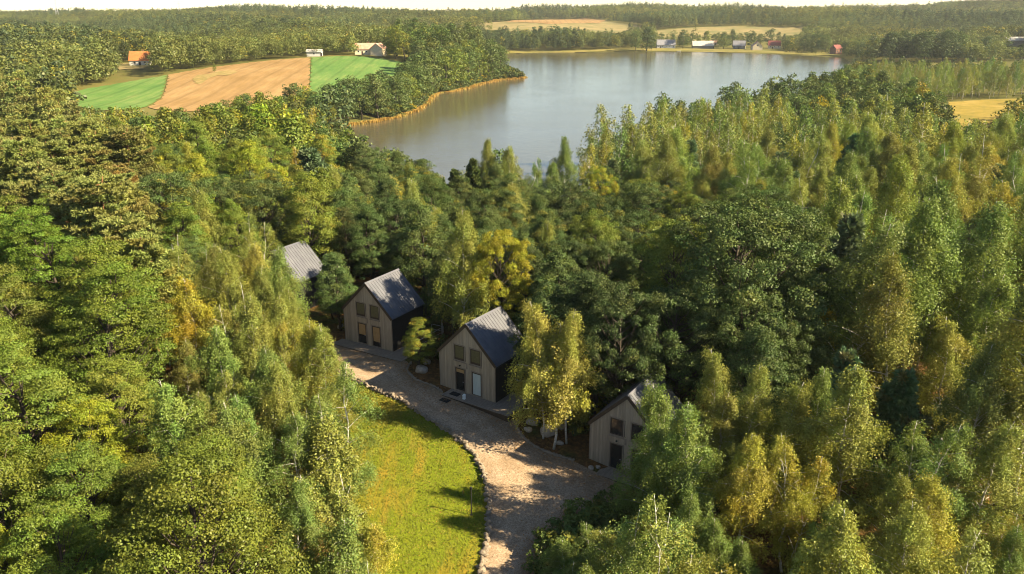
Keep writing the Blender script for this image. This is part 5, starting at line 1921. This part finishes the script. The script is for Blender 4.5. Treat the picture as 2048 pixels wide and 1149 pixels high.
FAR_CLEAR = [np.array(q, float) for q in (
    [(900, 48), (1060, 40), (1160, 36), (1215, 42), (1262, 52), (1240, 62), (1215, 62), (1130, 54), (1040, 58), (985, 54)],
    [(1322, 60), (1480, 54), (1600, 56), (1610, 62), (1570, 68), (1480, 64), (1430, 63), (1322, 66)],
    [(1312, 80), (1352, 80), (1352, 97), (1312, 97)], [(1382, 80), (1428, 80), (1442, 98), (1382, 98)], [(1462, 82), (1492, 82), (1492, 99), (1462, 99)],
    [(1500, 84), (1528, 84), (1528, 102), (1500, 102)], [(1534, 82), (1564, 82), (1564, 99), (1534, 99)], [(1662, 90), (1682, 90), (1682, 110), (1662, 110)],
    [(1690, 108), (1920, 114), (1920, 122), (1690, 118)],
    [(1082, 85), (1094, 85), (1094, 94), (1082, 94)], [(2014, 76), (2060, 76), (2060, 91), (2014, 91)], [(722, 88), (770, 88), (770, 112), (722, 112)],
    [(616, 100), (644, 100), (644, 113), (616, 113)], [(264, 106), (304, 106), (304, 132), (264, 132)], [(1018, 104), (1320, 101), (1680, 112), (1680, 119), (1018, 110)])]


def far_woods():
    g = np.random.default_rng(23)
    cand = []
    y = 225.0
    while y < 1950:
        st = 5.2 if y < 900 else 6.6 if y < 1400 else 8.5
        xs = np.arange(-.72 * y - 40, .72 * y + 40, st)
        cand.append(np.stack([xs + g.uniform(-.5, .5, len(xs)) * st, y + g.uniform(-.5, .5, len(xs)) * st], 1))
        y += st
    P = np.concatenate(cand)
    z = terrain(P[:, 0], P[:, 1])
    ok = poly_sd(P[:, 0], P[:, 1], LAKE) > 4
    for poly in FIELDS:
        ok &= poly_sd(P[:, 0], P[:, 1], poly) > 2.5
    P, z = P[ok], z[ok]
    h = 13.5 * g.uniform(.6, 1.3, len(P)) * (1 + .18 * np.sin(P[:, 0] / 53 + P[:, 1] / 71))
    px, py = project(np.c_[P, z + 11.5])
    ok = np.ones(len(P), bool)
    for nm, poly, sp, gap in REGION:
        ins = in_poly(px, py, poly)
        if nm == 'peninsula wood':
            ok &= ~(ins & (P[:, 1] < 640))
        else:
            ok &= ~(ins & (P[:, 1] < 430))
    for f in (1, .7, .35):
        for wf in (0, -2.5, 2.5):
            qx, qy = project(np.c_[P[:, 0] + wf, P[:, 1], z + h * f])
            for poly in CLEARP + FAR_CLEAR:
                ok &= ~in_poly(qx, qy, poly)
    tpx, tpy = project(np.c_[P, z + h])
    ok &= ~((P[:, 1] < 640) & (tpx > 1690) & (tpy < 119))
    P, z, h, px, py = P[ok], z[ok], h[ok], px[ok], py[ok]
    n = len(P)
    # stands of one kind: slow noise decides conifer or broadleaf, and how far a stand has turned
    f1 = np.sin(P[:, 0] / 83 + 1.3 * np.sin(P[:, 1] / 120)) + np.sin(P[:, 1] / 97 + P[:, 0] / 210)
    f2 = np.sin(P[:, 0] / 47 + 4 + np.sin(P[:, 1] / 66)) + np.sin(P[:, 1] / 55 - P[:, 0] / 140)
    con = f1 + g.normal(size=n) * .7 > .9
    kind = np.where(con, 5 + g.integers(0, 2, n), g.integers(0, 5, n))
    base = np.where(con[:, None], np.array([[.072, .098, .042]]), np.array([[.108, .126, .034]]))
    pale = np.array([[.14, .14, .036]])
    m = np.clip(f2[:, None] * .3 + .35 + g.normal(size=(n, 1)) * .22, 0, 1) * np.where(con, .3, .8)[:, None]
    tint = base * (1 - m) + pale * m
    grove = (px > 1755) & (px < 1925) & (P[:, 1] > 620) & (P[:, 1] < 860)
    tint = np.where(grove[:, None], np.array([[.050, .068, .026]]), tint)
    tint *= g.uniform(.6, 1.35, (n, 1)) * (1 + .28 * np.sin(P[:, :1] / 39 + 2 * np.sin(P[:, 1:2] / 61)) * np.sin(P[:, 1:2] / 47))
    al = np.clip(.02 + (f2 > 1.1) * .25 * g.random(n) + (g.random(n) < .06) * .5, 0, .7) * np.where(con, .2, 1)
    sxy = h / 13 * g.uniform(.85, 1.25, n)
    scale = np.stack([sxy, sxy, h / 13], 1)
    rot = np.stack([np.zeros(n), np.zeros(n), g.uniform(0, 6.28, n)], 1)
    tint = np.c_[tint, al]
    Q = np.c_[P, z - .2]
    left = (P[:, 0] < -.02 * P[:, 1]) & (P[:, 1] < 1000)
    right = ~left & (P[:, 1] < 1000)
    ridge = P[:, 1] >= 1000
    for nm, k, lab in (('valley_woods', left, 'mixed autumn woods in the valley beyond the fields'), ('lakeside_woods', right, 'dark woods along the far shore and round the village'), ('ridge_forest', ridge, 'hazy forest covering the ridge along the horizon')):
        instanced(nm, Q[k], scale[k], rot[k], tint[k], kind[k], FAR_SRC, lab)
        print(nm, k.sum())


far_woods()

RS = []
for tm, cm, H0 in MODELS['birch_far']:
    cm2 = cm.copy()
    cm2.materials[0] = M['far_leaf']
    RS.append([bpy.data.objects.new('far_birch', tm), bpy.data.objects.new('far_birch', cm2)])
rq = [PLACED[i] for i in REST]
if rq:
    instanced('distant_birches', np.array([q[:3] for q in rq]), np.array([[q[3] / 12 * q[11]] * 2 + [q[3] / 12] for q in rq]), np.array([[0, 0, q[9]] for q in rq]), np.array([[*q[7], q[8]] for q in rq]), np.array([q[6] % 4 for q in rq]), RS, 'birches farther back, too many to tell apart')
    print('distant birches', len(rq))

# ------------------------------------------------------------------ ground cover: shrubs, reeds, grass, fallen leaves
g = np.random.default_rng(31)
yy = np.concatenate([np.full(int(a), 0) + g.uniform(lo, hi, int(a)) for lo, hi, a in ((22, 60, 1500), (60, 110, 2200), (110, 200, 2500))])
xx = g.uniform(-.7, .7, len(yy)) * (yy + 8)
ok = poly_sd(xx, yy, LAKE) > 2
for poly in [WALLPOLY, LAWNPOLY] + CAB:
    ok &= poly_sd(xx, yy, poly) > 1.0
zz = terrain(xx, yy)
qx, qy = project(np.c_[xx, yy, zz + .8])
for poly in (CLEARP[10], CLEARP[11], CLEARP[12], CLEARP[9]):
    ok &= ~in_poly(qx, qy, poly) | (g.random(len(xx)) < .06)
dens = np.sin(xx / 7 + 1) + np.sin(yy / 9 + xx / 15)
ok &= dens + g.normal(size=len(xx)) > .1
xx, yy, zz = xx[ok], yy[ok], zz[ok]
n = len(xx)
s = g.uniform(.4, 1.15, n)
tint = np.array([[.085, .105, .026]]) * g.uniform(.6, 1.35, (n, 1)) * g.normal(1, .08, (n, 3))
kk = g.integers(60, 400, 1100)
shp = curve([at(px, py, LAKE_Z)[:2] for px, py in shore_left_px], 420)
stn = unit(np.gradient(shp, axis=0))
inl = np.stack([-stn[:, 1], stn[:, 0]], 1)
if poly_sd(shp[200, 0] + inl[200, 0] * 3, shp[200, 1] + inl[200, 1] * 3, LAKE) < 0:
    inl = -inl
bpnt = shp[kk] + inl[kk] * g.uniform(2.5, 16, (1100, 1))
bz = terrain(bpnt[:, 0], bpnt[:, 1])
bs = g.uniform(1.3, 3.2, 1100)
xx, yy, zz, s, n = np.r_[xx, bpnt[:, 0]], np.r_[yy, bpnt[:, 1]], np.r_[zz, bz], np.r_[s, bs], n + 1100
tint = np.r_[tint, np.array([[.075, .10, .03]]) * g.uniform(.6, 1.35, (1100, 1))]
instanced('undergrowth', np.c_[xx, yy, zz - .05], np.stack([s, s, s * g.uniform(.6, 1.1, n)], 1), np.stack([0 * s, 0 * s, g.uniform(0, 6.28, n)], 1), np.c_[tint, np.clip(g.normal(.15, .2, n), 0, .7)], g.integers(0, 3, n), BUSH_SRC, 'low shrubs on the forest floor')

# reeds along the shore of the peninsula
sh = curve([at(px, py, LAKE_Z)[:2] for px, py in shore_left_px], 420)
tn = unit(np.gradient(sh, axis=0))
nr = np.stack([-tn[:, 1], tn[:, 0]], 1)
k = g.integers(0, len(sh), 15000)
wdt = np.where(k < 240, 1.0, 1.3)
off = g.normal(size=15000) * wdt * (.3 + .3 * np.sin(k / 9.0) ** 2)
c = np.c_[sh[k] + nr[k] * off[:, None] + g.normal(size=(15000, 2)) * .3, np.full(15000, LAKE_Z)]
hh = g.uniform(.35, 1.2, 15000) * (.55 + .6 * np.sin(k / 5.0 + np.sin(k / 13.0) * 3) ** 2)
a = g.uniform(0, 6.28, 15000)
d = np.stack([np.cos(a), np.sin(a), 0 * a], 1) * .13
lean = g.normal(size=(15000, 3)) * .18
lean[:, 2] = 0
up = np.array([0, 0, 1.])
V = np.stack([c - d, c + d, c + d * .4 + lean + up * hh[:, None], c - d * .4 + lean + up * hh[:, None]], 1)
stuff(link('reeds', quads_mesh('reeds', V, None, M['reed'])), 'orange reed belt along the shore of the wooded point')

# grass on the lawn
t0, t1 = g.random(34000), g.random(34000)
li = (t0 * (len(lawn_l) - 1)).astype(int)
gp = lawn_l[li] * (1 - t1[:, None]) + lawn_r[li] * t1[:, None] + g.normal(size=(34000, 2)) * .12
keep_ = poly_sd(gp[:, 0], gp[:, 1], WALLPOLY) > .25
gp = gp[keep_]
n = len(gp)
c = np.c_[gp, terrain(gp[:, 0], gp[:, 1]) + .02]
a = g.uniform(0, 6.28, n)
d = np.stack([np.cos(a), np.sin(a), 0 * a], 1) * g.uniform(.02, .05, n)[:, None]
hh = g.uniform(.05, .13, n)
lean = g.normal(size=(n, 3)) * .04
lean[:, 2] = 0
V = np.stack([c - d, c + d, c + d * .3 + lean + up * hh[:, None], c - d * .3 + lean + up * hh[:, None]], 1)
stuff(link('grass', quads_mesh('grass', V, None, M['grass_blade'])), 'short sunlit grass of the lawn')

# fallen leaves on the drive, the beds and the forest floor
n = 16000
t0, t1 = g.random(n), g.random(n) ** .25
li = (t0 * (len(drive_l) - 1)).astype(int)
A = drive_l[li] * (1 - t1[:, None]) + drive_r[li] * t1[:, None]
k = g.random(n) < .3
B = np.stack([g.uniform(-26, 34, n), g.uniform(30, 90, n)], 1)
A = np.where(k[:, None], A + g.normal(size=(n, 2)) * .25, B)
ok = np.ones(n, bool)
for poly in CAB:
    ok &= poly_sd(A[:, 0], A[:, 1], poly) > -.2
A = A[ok]
n = len(A)
c = np.c_[A, terrain(A[:, 0], A[:, 1]) + .075 + g.random(n) * .03]
V = leaf_quads(g, c, np.tile([0, 0, 1.], (n, 1)), g.uniform(.05, .10, n), .7, .35)
stuff(link('fallen_leaves', quads_mesh('fallen_leaves', V, None, M['litter_leaf'])), 'orange fallen leaves on the gravel and the forest floor')

# ------------------------------------------------------------------ haze
hb = MB().box(-2120, 2120, -420, 2540, -16, 82)
hz = bpy.data.materials.new('haze')
hz.use_nodes = True
hz.node_tree.nodes.clear()
ho = hz.node_tree.nodes.new('ShaderNodeOutputMaterial')
pv = hz.node_tree.nodes.new('ShaderNodeVolumePrincipled')
pv.inputs['Color'].default_value = (.90, .93, .96, 1)
pv.inputs['Density'].default_value = .00006
pv.inputs['Anisotropy'].default_value = .25
hz.node_tree.links.new(pv.outputs[0], ho.inputs['Volume'])
stuff(hb.build('haze', hz), 'thin autumn haze')
